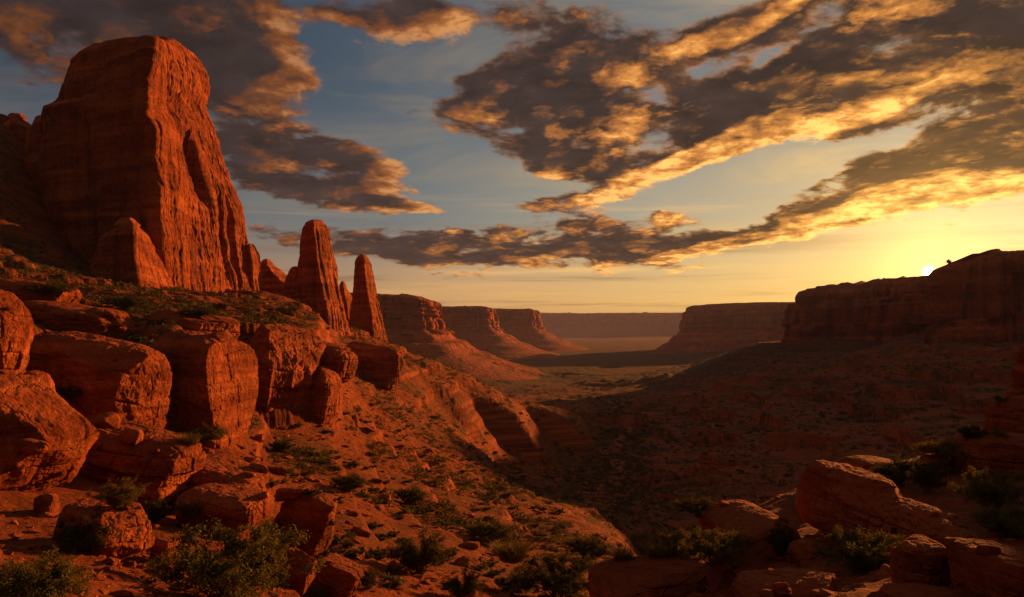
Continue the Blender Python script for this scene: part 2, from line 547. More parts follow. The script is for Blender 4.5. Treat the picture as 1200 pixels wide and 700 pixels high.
def mat_ground():
    m = bpy.data.materials.new('ground_soil')
    m.use_nodes = True
    N = NT(m.node_tree)
    geo = N.new('ShaderNodeNewGeometry')
    pos = geo.outputs['Position']
    nz = N.sep(geo.outputs['Normal'])[2]
    at = N.new('ShaderNodeAttribute', attribute_name='veg_dark').outputs['Fac']
    wash = N.new('ShaderNodeAttribute', attribute_name='wash').outputs['Fac']
    n1 = N.noise(pos, 0.06, 8, 0.62)
    n2 = N.noise(pos, 1.3, 7, 0.68)
    n3 = N.noise(pos, 9.0, 4, 0.7)
    col = N.mix(N.mapr(n1, 0.35, 0.65), (0.17, 0.043, 0.015), (0.25, 0.068, 0.022))
    col = N.mix(N.mapr(n2, 0.45, 0.72), col, (0.33, 0.100, 0.032))
    col = N.mix(N.m('MULTIPLY', N.mapr(n2, 0.46, 0.30), 0.7), col, (0.12, 0.033, 0.014))
    strat = N.noise(N.v('MULTIPLY', pos, (0.02, 0.02, 0.55)), 1.0, 5, 0.6, dist=0.3)
    steep = N.mapr(nz, 0.82, 0.55)
    col = N.mix(steep, col, N.mix(N.mapr(strat, 0.40, 0.62), (0.14, 0.036, 0.015), (0.36, 0.105, 0.034)))
    # dry grass and low scrub; the full cover also paints shade on the far plain
    g1 = N.noise(pos, 0.22, 9, 0.72)
    g2 = N.noise(N.v('ADD', pos, (31.0, 17.0, 3.0)), 0.035, 6, 0.62)
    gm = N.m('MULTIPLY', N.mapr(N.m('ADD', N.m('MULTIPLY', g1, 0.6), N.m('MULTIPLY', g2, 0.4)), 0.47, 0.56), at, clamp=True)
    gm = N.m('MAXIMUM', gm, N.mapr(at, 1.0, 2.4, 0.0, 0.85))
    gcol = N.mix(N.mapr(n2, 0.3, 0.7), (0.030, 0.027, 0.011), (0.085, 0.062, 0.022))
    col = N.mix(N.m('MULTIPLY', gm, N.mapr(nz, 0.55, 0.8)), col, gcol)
    col = N.mix(wash, col, (0.33, 0.115, 0.05))
    fm = N.mapr(n3, 0.25, 0.75, 0.65, 1.25)
    col = N.mix(1.0, col, N.comb(fm, fm, fm), 'MULTIPLY')
    b1 = N.noise(pos, 0.5, 11, 0.68)
    b2 = N.noise(pos, 3.2, 6, 0.68)
    h = N.m('ADD', N.m('MULTIPLY', b1, 1.0), N.m('MULTIPLY', b2, 0.28))
    h = N.m('ADD', h, N.m('MULTIPLY', n3, 0.06))
    bp = N.new('ShaderNodeBump')
    bp.inputs['Strength'].default_value = 0.9
    bp.inputs['Distance'].default_value = 1.2
    N.put(bp.inputs['Height'], h)
    bs = N.new('ShaderNodeBsdfPrincipled')
    N.put(bs.inputs['Base Color'], col)
    bs.inputs['Roughness'].default_value = 0.95
    bs.inputs['Specular IOR Level'].default_value = 0.08
    N.put(bs.inputs['Normal'], bp.outputs[0])
    out = N.new('ShaderNodeOutputMaterial')
    N.t.links.new(bs.outputs[0], out.inputs[0])
    return m


def mat_leaf(name, c0, c1):
    m = bpy.data.materials.new(name)
    m.use_nodes = True
    N = NT(m.node_tree)
    pos = N.new('ShaderNodeNewGeometry').outputs['Position']
    col = N.mix(N.mapr(N.noise(pos, 4.0, 5, 0.7), 0.35, 0.65), c0, c1)
    bs = N.new('ShaderNodeBsdfPrincipled')
    N.put(bs.inputs['Base Color'], col)
    bs.inputs['Roughness'].default_value = 0.75
    bs.inputs['Specular IOR Level'].default_value = 0.15
    tr = N.new('ShaderNodeBsdfTranslucent')
    N.put(tr.inputs['Color'], col)
    mx = N.new('ShaderNodeMixShader')
    mx.inputs[0].default_value = 0.35
    N.t.links.new(bs.outputs[0], mx.inputs[1])
    N.t.links.new(tr.outputs[0], mx.inputs[2])
    out = N.new('ShaderNodeOutputMaterial')
    N.t.links.new(mx.outputs[0], out.inputs[0])
    return m


def mat_bark():
    m = bpy.data.materials.new('woody_stem')
    m.use_nodes = True
    N = NT(m.node_tree)
    pos = N.new('ShaderNodeNewGeometry').outputs['Position']
    col = N.mix(N.noise(pos, 12.0, 4, 0.6), (0.06, 0.035, 0.02), (0.16, 0.10, 0.06))
    bs = N.new('ShaderNodeBsdfPrincipled')
    N.put(bs.inputs['Base Color'], col)
    bs.inputs['Roughness'].default_value = 0.9
    out = N.new('ShaderNodeOutputMaterial')
    N.t.links.new(bs.outputs[0], out.inputs[0])
    return m


M_ROCK = mat_rock('sandstone', 1.0, bump=1.35, vert=0.5)
M_BUTTE = mat_rock('sandstone_cliff', 0.28, bump=0.75, streak=0.75, bed=0.22, vert=2.6)
M_MESA = mat_rock('sandstone_mesa', 0.08, base=(0.44, 0.115, 0.036), dark=(0.22, 0.050, 0.018), pale=(0.54, 0.175, 0.060), bump=1.1, veg_dark=0.7, streak=0.9, bed=0.2, vert=2.5)
M_FAR = mat_rock('sandstone_far', 0.03, bump=0.7, veg_dark=0.6, bed=0.2, vert=2.0)
M_GROUND = mat_ground()
M_BARK = mat_bark()
M_LEAF = [mat_leaf('leaf_olive', (0.070, 0.070, 0.014), (0.15, 0.135, 0.028)),
          mat_leaf('leaf_dark', (0.035, 0.035, 0.011), (0.085, 0.076, 0.020)),
          mat_leaf('leaf_yellow', (0.085, 0.070, 0.016), (0.17, 0.125, 0.030))]

# ------------------------------------------------------------------ terrain
PROFILE = {
    -400: [(2.5, -1.9), (12, -2.6), (22, -1.0), (40, 6), (80, 16), (150, 34), (240, 72), (330, 100), (600, 60), (1500, -30), (4000, -70), (60000, -90)],
    -150: [(2.5, -1.8), (10, -2.9), (20, -3.0), (35, 0.5), (80, 8), (150, 24), (240, 66), (300, 80), (600, 30), (1500, -60), (4000, -80), (60000, -90)],
    0: [(2.5, -1.8), (10, -3.5), (18, -4.3), (24, -4.4), (35, -1.9), (80, 3.1), (120, 8.2), (170, 26), (230, 57), (262, 69), (330, 60), (600, 10), (1500, -70), (4000, -85), (60000, -95)],
    100: [(2.5, -1.9), (12, -4.1), (18, -4.7), (26, -5.0), (41, -5.1), (46, -1.6), (65, -0.4), (110, 4.4), (150, 9.5), (200, 17), (260, 30), (330, 24), (600, -30), (1500, -75), (4000, -85), (60000, -95)],
    200: [(2.5, -2.0), (14, -4.9), (20, -5.7), (33, -6.4), (42, -6.5), (48, -1.3), (60, -0.5), (90, 1.0), (150, 5.0), (200, 9), (260, 10), (330, 4), (600, -45), (1500, -75), (4000, -85), (60000, -95)],
    300: [(2.5, -2.1), (17, -5.9), (24, -6.8), (42, -8.2), (68, -8.4), (78, -1.2), (110, 1.0), (140, 2.4), (190, 5.5), (230, 9), (270, 8), (330, 4), (600, -55), (1500, -75), (4000, -85), (60000, -95)],
    372: [(2.5, -2.2), (20, -7.2), (34, -9.4), (50, -10.3), (72, -10.6), (84, -3.5), (115, -1.0), (150, 0.2), (200, 2.0), (250, 2.5), (330, 1), (420, -12), (600, -52), (1500, -72), (4000, -85), (60000, -95)],
    402: [(2.5, -2.2), (22, -7.7), (38, -9.9), (58, -11.3), (100, -12.8), (190, -11.6), (250, -6), (285, -2.4), (330, -1), (420, -18), (600, -52), (1500, -72), (4000, -85), (60000, -95)],
    470: [(2.5, -2.3), (25, -8.7), (46, -12.4), (80, -16.3), (140, -20), (220, -21.5), (275, -13), (320, -10.5), (360, -13), (450, -35), (650, -58), (1500, -74), (4000, -85), (60000, -95)],
    530: [(2.5, -2.4), (28, -9.8), (52, -14), (90, -19.5), (150, -26), (225, -31), (258, -33), (268, -31), (276, -25), (335, -20.5), (370, -22), (460, -45), (700, -64), (1500, -75), (4000, -85), (60000, -95)],
    600: [(2.5, -2.5), (33, -11.5), (60, -17), (95, -22.5), (150, -32), (215, -42), (285, -51), (300, -50), (308, -36), (345, -35), (385, -41), (480, -60), (800, -72), (1500, -79), (4000, -86), (60000, -95)],
    665: [(2.5, -2.6), (36, -12.6), (60, -18), (100, -25), (170, -39), (240, -49), (325, -58), (342, -56), (350, -43), (372, -42.5), (410, -52), (500, -64), (850, -74), (1500, -80), (4000, -86), (60000, -95)],
    720: [(2.5, -2.5), (18, -6.6), (30, -11.5), (55, -18), (110, -30), (200, -45), (300, -57), (400, -60), (480, -63), (850, -73), (1600, -80), (4000, -86), (60000, -95)],
    800: [(2.5, -2.4), (17, -6.2), (26, -7.5), (34, -10), (55, -25), (120, -41), (200, -49), (280, -55), (450, -60), (800, -62), (1200, -70), (2000, -78), (4000, -85), (60000, -95)],
    900: [(2.5, -2.3), (14, -5.0), (24, -6.4), (31, -7.0), (40, -12), (60, -26), (150, -46), (220, -50.5), (300, -52), (450, -48), (750, -40), (930, -30), (1100, -24), (2000, -45), (4000, -80), (60000, -95)],
    1000: [(2.5, -2.2), (12, -4.3), (20, -5.3), (28, -5.4), (33, -6.2), (42, -12), (60, -25), (150, -43), (250, -45), (420, -43), (650, -34), (840, -24), (1000, -20), (2000, -30), (4000, -70), (60000, -95)],
    1100: [(2.5, -2.1), (11, -3.9), (17, -4.5), (25, -5.0), (36, -5.7), (45, -11), (62, -22), (130, -36), (240, -37), (380, -36), (540, -20), (620, -15), (800, -8), (2000, 0), (4000, -60), (60000, -95)],
    1200: [(2.5, -2.0), (10, -3.6), (18, -4.4), (28, -4.8), (42, -5.5), (52, -10), (70, -17), (150, -31), (300, -32), (480, -20), (560, -14), (700, -8), (2000, 0), (4000, -60), (60000, -95)],
    1500: [(2.5, -1.9), (10, -3.0), (20, -3.6), (40, -4.0), (60, -9), (90, -16), (160, -26), (300, -27), (480, -18), (560, -14), (700, -8), (2000, 0), (4000, -60), (60000, -95)],
}


def build_terrain():
    cols = sorted(PROFILE)
    ld = np.linspace(math.log(2.5), math.log(60000), 700)
    tab = np.stack([pchip(np.log([p[0] for p in PROFILE[c]]), [p[1] for p in PROFILE[c]], ld) for c in cols])   # (c, 700)
    th_in = np.radians(np.linspace(-38, 38, 1150))
    th_out = np.radians(np.linspace(38, 322, 150)[1:-1])
    th = np.concatenate([th_in, th_out])                       # wraps
    r = np.exp(np.concatenate([np.linspace(math.log(2.5), math.log(14), 70, endpoint=False),
                               np.linspace(math.log(14), math.log(700), 760, endpoint=False),
                               np.linspace(math.log(700), math.log(6000), 230, endpoint=False),
                               np.linspace(math.log(6000), math.log(60000), 50)]))
    tw = np.where(th > math.pi, th - 2 * math.pi, th)
    u = np.where(np.abs(tw) < 1.1, CX + F * np.tan(np.clip(tw, -1.1, 1.1)), np.where(tw > 0, 3000, -3000))
    u = np.clip(u, cols[0], cols[-1])
    # behind the camera blend the two edges through the middle
    tcol = pchip(np.array(cols, float), tab, u)               # (nth, 700)
    bk = sstep(1.2, 2.6, np.abs(tw))[:, None]
    tcol = tcol * (1 - bk) + tab[0][None] * 0.25 * bk
    R, T = np.meshgrid(r, tw, indexing='ij')
    c = np.maximum(np.cos(T), 0.55)
    Dp = np.log(np.clip(R * c, 2.5, 60000))
    fi = (Dp - ld[0]) / (ld[1] - ld[0])
    i0 = np.clip(fi.astype(int), 0, len(ld) - 2)
    ft = fi - i0
    jj = np.broadcast_to(np.arange(len(th))[None, :], R.shape)
    Z = tcol[jj, i0] * (1 - ft) + tcol[jj, i0 + 1] * ft
    X, Y = R * np.sin(T), R * np.cos(T)
    # relief
    slope_amp = sstep(10, 140, R)
    big = sstep(120, 500, R) * (1 - 0.55 * sstep(900, 3000, R))
    rgt = sstep(0.03, 0.22, T) * sstep(160, 320, R) * (1 - 0.8 * sstep(430, 720, R))
    Z = Z + (5.0 + 11.0 * rgt) * big * fbm(X, Y, 0 * X, 1 / 130., 4, 0.5, ridged=True) - (1.5 + 3.0 * rgt) * big
    # spurs reaching down from the right-hand walls, and two low benches on the left
    for pts, hgt, wd in (([(235, 430), (150, 350), (88, 300)], 9, 26), ([(300, 640), (180, 585), (105, 560)], 11, 40), ([(370, 930), (230, 960), (120, 1010)], 10, 55),
                         ([(150, 215), (95, 200), (62, 180)], 6, 16), ([(60, 430), (30, 480), (10, 560)], 7, 26)):
        dm = np.full(X.shape, 1e9); along = np.zeros(X.shape)
        Xs = X + wd * 0.6 * fbm(X, Y, 41 + 0 * X, 1 / (wd * 2.2), 3); Ys = Y + wd * 0.6 * fbm(X, Y, 47 + 0 * X, 1 / (wd * 2.2), 3)
        for k_, ((x0, y0), (x1, y1)) in enumerate(zip(pts[:-1], pts[1:])):
            vx, vy = x1 - x0, y1 - y0
            t = np.clip(((Xs - x0) * vx + (Ys - y0) * vy) / (vx * vx + vy * vy), 0, 1)
            dd = np.hypot(Xs - x0 - t * vx, Ys - y0 - t * vy)
            along = np.where(dd < dm, (k_ + t) / (len(pts) - 1), along)
            dm = np.minimum(dm, dd)
        Z = Z + hgt * (1 - 0.45 * along) * np.maximum(0, 1 - dm / wd) ** 0.8
    mid = sstep(25, 120, R)
    # gullies: ridged noise stretched roughly down slope
    gx, gy = X * 0.9 + Y * 0.25, Y * 1.0 - X * 0.25
    gul = fbm(gx * 0.45, gy, 0 * X, 1 / 17., 4, 0.52, ridged=True)
    Z = Z + mid * (1 - 0.5 * sstep(700, 2000, R)) * 2.1 * gul
    Z = Z + (0.25 + 0.75 * mid) * 0.55 * fbm(X, Y, 3 + 0 * X, 1 / 6., 4, 0.55) * (1 - sstep(700, 1500, R))
    Z = Z + mid * 0.55 * fbm(gx * 0.6, gy, 9 + 0 * X, 1 / 4.5, 4, 0.55, ridged=True) * (1 - sstep(500, 900, R))
    near = 1 - sstep(150, 300, R)
    Z = Z + near * 0.16 * fbm(X, Y, 7 + 0 * X, 1 / 1.1, 4, 0.6)
    # ledges: bedding planes crop out along the contours
    for h, a, lo, hi, ph, sgm, e0, e1 in ((7.0, 0.85, 90, 220, 0.0, 45., 0.80, 0.87), (2.6, 0.6, 18, 60, 0.7, 14., 0.68, 0.84), (0.8, 0.55, 5, 14, 0.3, 6., 0.60, 0.84)):
        wob = Z + (0.38 if h > 5 else 0.75) * h * fbm(X, Y, 11 + ph + 0 * X, 1 / (3.2 * sgm), 3, 0.5)
        t = wob / h + ph
        k = np.floor(t)
        f = t - k
        tz = (k + sstep(e0, e1, f) * 0.8 + 0.2 * f - ph) * h
        mask = sstep(-0.05, 0.30, fbm(X, Y, 21 + ph + 0 * X, 1 / (4. * sgm), 3, 0.5))
        if h > 5:
            mask = np.maximum(mask * (0.35 + 0.65 * sstep(-0.02, 0.10, T)), 1.1 * rgt) * sstep(lo, hi, R) * (1 - sstep(1500, 2500, R))
        else:
            mask = mask * sstep(lo, hi, R) * (1 - sstep(260, 420, R))
        Z = Z + a * mask * (tz - wob)
    verts = np.stack([X, Y, Z], -1).reshape(-1, 3)
    faces = grid_faces(len(r), len(th), wrap=True)[:, ::-1]
    # close the little hole round the camera's feet
    me = mesh_from('ground', verts, faces)
    # vegetation (with painted shade on the far plain) and dry wash as masks
    veg_dark = 0.55 + 0.45 * sstep(100, 400, R) + 0.0 * X
    veg_dark = veg_dark * (1 - 0.75 * (1 - sstep(15, 45, R)))
    veg_dark = np.clip(veg_dark + 1.2 * sstep(-0.40, -0.52, T) * sstep(85, 120, R) * (1 - sstep(320, 420, R)), 0, 1.6)
    veg_dark = np.where(R > 700, np.maximum(veg_dark, 1.0 + 1.4 * sstep(650, 1150, R)), veg_dark)  # far plain: cloud shade painted in as a dark olive cover
    a = me.attributes.new('veg_dark', 'FLOAT', 'POINT')
    a.data.foreach_set('value', veg_dark.ravel().astype(np.float32))
    wl = [(9, 105), (13, 135), (23, 190), (29, 240), (43, 290), (40, 340), (64, 420), (56, 520), (92, 640), (86, 800)]
    dm = np.full(X.shape, 1e9)
    Xw = X + 7 * fbm(X, Y, 31 + 0 * X, 1 / 30., 3)
    for (x0, y0), (x1, y1) in zip(wl[:-1], wl[1:]):
        vx, vy = x1 - x0, y1 - y0
        t = np.clip(((Xw - x0) * vx + (Y - y0) * vy) / (vx * vx + vy * vy), 0, 1)
        dm = np.minimum(dm, np.hypot(Xw - x0 - t * vx, Y - y0 - t * vy))
    a0 = me.attributes['veg_dark']
    veg_dark = np.clip(veg_dark + 0.9 * np.exp(-((dm - 7) / 9.0) ** 2) * sstep(80, 130, R), 0, 2.4)
    a0.data.foreach_set('value', veg_dark.ravel().astype(np.float32))
    wash = (1 - sstep(0.8, 4.5, dm)) * 0.62
    a = me.attributes.new('wash', 'FLOAT', 'POINT')
    a.data.foreach_set('value', wash.ravel().astype(np.float32))
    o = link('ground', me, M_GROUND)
    tag(o, kind='structure')
    return th_in, r, Z[:, :len(th_in)].copy()


TH, RR, ZZ = build_terrain()
LR = np.log(RR)


def gz(x, y):
    x = np.asarray(x, float); y = np.asarray(y, float)
    t = np.arctan2(x, y)
    lr = np.log(np.clip(np.hypot(x, y), RR[0], RR[-1]))
    j = np.clip((t - TH[0]) / (TH[1] - TH[0]), 0, len(TH) - 1.001)
    i = np.clip(np.searchsorted(LR, lr) - 1, 0, len(LR) - 2)
    fi = (lr - LR[i]) / (LR[i + 1] - LR[i])
    j0 = j.astype(int); fj = j - j0
    return ((ZZ[i, j0] * (1 - fj) + ZZ[i, j0 + 1] * fj) * (1 - fi) + (ZZ[i + 1, j0] * (1 - fj) + ZZ[i + 1, j0 + 1] * fj) * fi)


def hit(px, py, dmin=6.0, dmax=4000.0):
    """distance at which the sight line through a point of the view meets the ground"""
    d = np.exp(np.linspace(math.log(dmin), math.log(dmax), 900))
    x = (px - CX) / F * d
    z = (CY - py) / F * d
    b = gz(x, d) >= z
    return float(d[np.argmax(b)]) if b.any() else None


# ------------------------------------------------------------------ rocks
def cube_sphere(n):
    t = np.tan(np.linspace(-1, 1, n) * math.pi / 4)
    a, b = np.meshgrid(t, t, indexing='ij')
    o = np.ones_like(a)
    fs = [np.stack(v, -1).reshape(-1, 3) for v in ((o, a, b), (-o, b, a), (b, o, a), (a, -o, b), (a, b, o), (b, a, -o))]
    V = np.concatenate(fs)
    gf = grid_faces(n, n)
    Fc = np.concatenate([gf + k * n * n for k in range(6)])
    key = np.round(V * 1e5).astype(np.int64)
    _, idx, inv = np.unique(key, axis=0, return_index=True, return_inverse=True)
    inv = inv.reshape(-1)
    return V[idx] / np.linalg.norm(V[idx], axis=1)[:, None], inv[Fc]


_cs = {}


def rock_shape(seed, n, h, rot=0.0, tilt=(0.0, 0.0), e=5.0, chops=9, chop=(0.72, 0.98), rough=1.0, strata=1.0, flute=0.0, taper=0.0):
    """a weathered sandstone block: rounded box, broken faces, bedding, relief. returns local verts (m) and faces"""
    if n not in _cs:
        _cs[n] = cube_sphere(n)
    D, Fc = _cs[n]
    rg = np.random.default_rng(seed)
    q = D / (np.abs(D) ** e).sum(1)[:, None] ** (1 / e)
    for k in range(chops):
        nv = rg.normal(size=3); nv[2] *= 0.7
        nv /= np.linalg.norm(nv)
        ext = np.abs(nv).sum() ** 0.5 * 1.0
        off = rg.uniform(*chop) * max(1.0, ext * 0.93)
        over = np.maximum(0, q @ nv - off)
        q = q - over[:, None] * nv * 0.93
    h = np.asarray(h, float)
    q[:, :2] *= (1 - taper * (q[:, 2:3] + 1) * 0.5)
    p = q * h
    sz = float(np.mean(h))
    off = rg.uniform(-50, 50, 3)
    x, y, z = (p / sz + off).T
    nrm = q / np.linalg.norm(q, axis=1)[:, None]
    d = 0.10 * fbm(x, y, z, 0.9, 5, 0.52)
    d = d + 0.05 * fbm(x, y, z, 2.4, 5, 0.55, ridged=True)
    side = 1 - np.abs(nrm[:, 2]) ** 2
    zz = z + 0.10 * fbm(x, y, z * 0.4, 0.7, 2)
    st = perlin(x * 0.15, y * 0.15, zz * 5.0) * 0.6 + perlin(x * 0.3, y * 0.3, zz * 11.0) * 0.4
    st = np.clip(st * 2.2, -1, 1)
    bk = blocks(x, y, z, 1.5, 2.6, float(seed % 17))
    d = d * rough * 0.8 + 0.02 * strata * st * side + 0.055 * strata * bk * (0.25 + 0.75 * side)
    if flute:
        fl = fbm(x, y, z * 0.12, 2.2, 4, 0.55, ridged=True)
        d = d + 0.09 * flute * fl * side
    d = d + 0.016 * fbm(x, y, z * 1.4, 7.0, 4, 0.6, ridged=True)
    p = p + nrm * (d * sz)[:, None]
    cx, sx_, cy, sy_ = math.cos(tilt[0]), math.sin(tilt[0]), math.cos(tilt[1]), math.sin(tilt[1])
    Rx = np.array([[1, 0, 0], [0, cx, -sx_], [0, sx_, cx]])
    Ry = np.array([[cy, 0, sy_], [0, 1, 0], [-sy_, 0, cy]])
    cz, sz_ = math.cos(rot), math.sin(rot)
    Rz = np.array([[cz, -sz_, 0], [sz_, cz, 0], [0, 0, 1]])
    return p @ (Rz @ Ry @ Rx).T, Fc


def place_rock(name, label, cat, box, depth=None, dratio=0.8, rot=0.0, tilt=(0, 0), seed=1, n=48, sink=0.25, mat=None, group=None, **kw):
    """box = (x0, y0, x1, y1) seen extent; the block stands on the ground where the foot of that extent is"""
    x0, y0, x1, y1 = box
    xc = 0.5 * (x0 + x1)
    depth = hit(min(max(xc, 2), 1198), min(y1, 712)) or depth or 40.0
    W = (x1 - x0) / F * depth
    H = (y1 - y0) / F * depth
    Dp = W * dratio
    Hs = H * (1 + sink)
    v, f = rock_shape(seed, n, (W / 2, Dp / 2, Hs / 2), math.radians(rot), (math.radians(tilt[0]), math.radians(tilt[1])), **kw)
    cdepth = depth + Dp * 0.5
    for _ in range(3):
        w = v + np.array([0, cdepth, 0])
        # fit the block's own size to the extent
        c = P(xc, 0.5 * (y0 + y1 + sink * (y1 - y0)), cdepth)
        wpos = v + c
        px = CX + F * wpos[:, 0] / wpos[:, 1]
        py = CY - F * wpos[:, 2] / wpos[:, 1]
        sx = (x1 - x0) / (px.max() - px.min())
        sy = (y1 - y0) * (1 + sink) / (py.max() - py.min())
        v = v * np.array([sx, 1, sy])
        v[:, 0] += (xc - 0.5 * (px.max() + px.min())) / F * cdepth * 0.9
        v[:, 2] -= (y0 - py.min()) / F * cdepth * 0.9
    me = mesh_from(name, v, f)
    o = link(name, me, mat or M_ROCK)
    o.location = tuple(c)
    tag(o, label, cat, group)
    return o


def loft(name, rows, ns=220, nt=200, sharp=3, mat=None, flute=1.0, strata=1.0, seed=0, scale=20.0, cap=0.04, amp=1.0, sub=(0, 0)):
    """rows: list from top to bottom, each a list of k 3-D points round the rock (camera side first, going left -> corner -> right -> back)"""
    A = np.array(rows, float)                                  # (m, k, 3)
    m, k, _ = A.shape
    # round each ring
    s = np.linspace(0, k, ns, endpoint=False)
    i = s.astype(int); t = (s - i)[None, :, None]
    ring = A[:, i] * (1 - t) + A[:, (i + 1) % k] * t            # (m, ns, 3)
    for _ in range(sharp):
        for _ in range(4):
            ring = 0.25 * np.roll(ring, 1, 1) + 0.5 * ring + 0.25 * np.roll(ring, -1, 1)
    # up the height (by row index, spaced by mean height)
    hz = ring[:, :, 2].mean(1)
    tt = np.linspace(0, 1, nt)
    zz = hz[0] + (hz[-1] - hz[0]) * tt
    flat = ring.reshape(m, -1)
    G = pchip(-hz, flat, -zz).reshape(nt, ns, 3)
    # cap
    cen = G[0].mean(0)
    nc = 26
    caps = []
    R0 = G[0] - cen
    rad = np.linalg.norm(R0[:, :2], axis=1).mean()
    for q in np.linspace(0, 1, nc, endpoint=False):
        f = math.sin(q * math.pi / 2)
        ringq = cen + R0 * q
        ringq[:, 2] += cap * rad * 2 * (1 - q ** 2.5)
        caps.append(ringq)
    G = np.concatenate([np.array(caps), G])
    ts = np.roll(G, -1, 1) - np.roll(G, 1, 1)
    td = np.gradient(G, axis=0)
    n = np.cross(ts, td)
    n /= np.maximum(np.linalg.norm(n, axis=2), 1e-9)[..., None]
    ctr = G.mean(1, keepdims=True)
    if ((G - ctr) * n)[nc + 5:].sum() < 0:
        n = -n
    x, y, z = (G[..., 0] / scale + seed * 3.7, G[..., 1] / scale + seed * 1.3, G[..., 2] / scale)
    side = 1 - np.clip(n[..., 2], 0, 1) ** 2
    fl = fbm(x + 0.15 * perlin(x, y, z * 2), y, z * 0.10, 2.2, 5, 0.55, ridged=True)
    fl2 = fbm(x, y, z * 0.35, 6.0, 4, 0.55, ridged=True)
    lump = fbm(x, y, z, 1.0, 6, 0.5)
    zw = z + 0.05 * perlin(x * 1.5, y * 1.5, z)
    st = np.clip(2.2 * (0.6 * perlin(x * 0.1, y * 0.1, zw * 7.0) + 0.4 * perlin(x * .2, y * .2, zw * 17.0)), -1, 1)
    col_ = blocks(x, y, z * 0.16, 2.4, 1.3, float(seed)) + 0.5 * blocks(x + 3, y, z * 0.3, 5.5, 3.0, float(seed) + 2)
    d = 0.055 * lump + side * 0.030 * flute * col_ + side * (0.092 * flute * fl + 0.020 * flute * fl2 + 0.014 * strata * st)
    d = d + 0.007 * fbm(x, y, z, 9.0, 5, 0.6)
    fade = np.ones(G.shape[0])
    fade[:nc] = np.linspace(0.3, 1, nc)
    G = G + n * (d * scale * amp * fade[:, None])[..., None]
    V = G.reshape(-1, 3)
    base = np.array([V[:, 0].mean(), V[:, 1].mean(), V[:, 2].min()])
    me = mesh_from(name, V - base, grid_faces(G.shape[0], ns, True)[:, ::-1])
    o = link(name, me, mat or M_BUTTE)
    o.location = tuple(base)
    return o


def rows_px(spec, dE, dL, dR, dB, dBL=None):
    """spec rows: (y, left, corner, right) -> rings of points L, E, mid, R, back right, back left"""
    out = []
    for (y, xl, xe, xr) in spec:
        L = P(xl, y, dE + dL); E = P(xe, y, dE); R_ = P(xr, y, dE + dR)
        LE = 0.5 * (L + E) + np.array([0, -0.05 * dL, 0]); ER = 0.5 * (E + R_)
        BR = P(xr - 0.12 * (xr - xl), y, dE + dB); BL = P(xl + 0.12 * (xr - xl), y, dE + (dBL or dB))
        BR[2] = R_[2]; BL[2] = R_[2]
        out.append([L, LE, E, ER, R_, BR, BL])
    return out


def butte_rows(spec, dE, dL, dR, dB):
    out = []
    for (y, xl, xe, xr) in spec:
        L, E, R_ = P(xl, y, dE + dL), P(xe, y, dE), P(xr, y, dE + dR)
        ring = [L, 0.5 * (L + E) + np.array([0, -1.2, 0]), E]
        for f, (ya, yb), ins in ((0.14, (0, 1), 0), (0.30, (70, 100), 1.2), (0.36, (0, 1), 0), (0.44, (150, 235), 4.5), (0.47, (165, 240), 3.5), (0.52, (0, 1), -0.6),
                                 (0.62, (240, 330), 1.5), (0.68, (0, 1), -0.6), (0.74, (195, 345), 6.0), (0.78, (205, 345), 5.0), (0.83, (0, 1), 0), (0.90, (250, 350), 2.5)):
            q = E + (R_ - E) * f
            wgt = float(sstep(ya, ya + 18, np.float64(y)) * (1 - sstep(yb - 25, yb + 10, np.float64(y)))) if yb > 1 else (1.0 if ins < 0 else 0.0)
            q = q + np.array([-ins * wgt, 0.35 * ins * wgt, 0])
            ring.append(q)
        BR = P(xr - 0.12 * (xr - xl), y, dE + dB); BL = P(xl + 0.12 * (xr - xl), y, dE + dB)
        BR[2] = R_[2]; BL[2] = R_[2]
        out.append(ring + [R_, BR, BL])
    return out


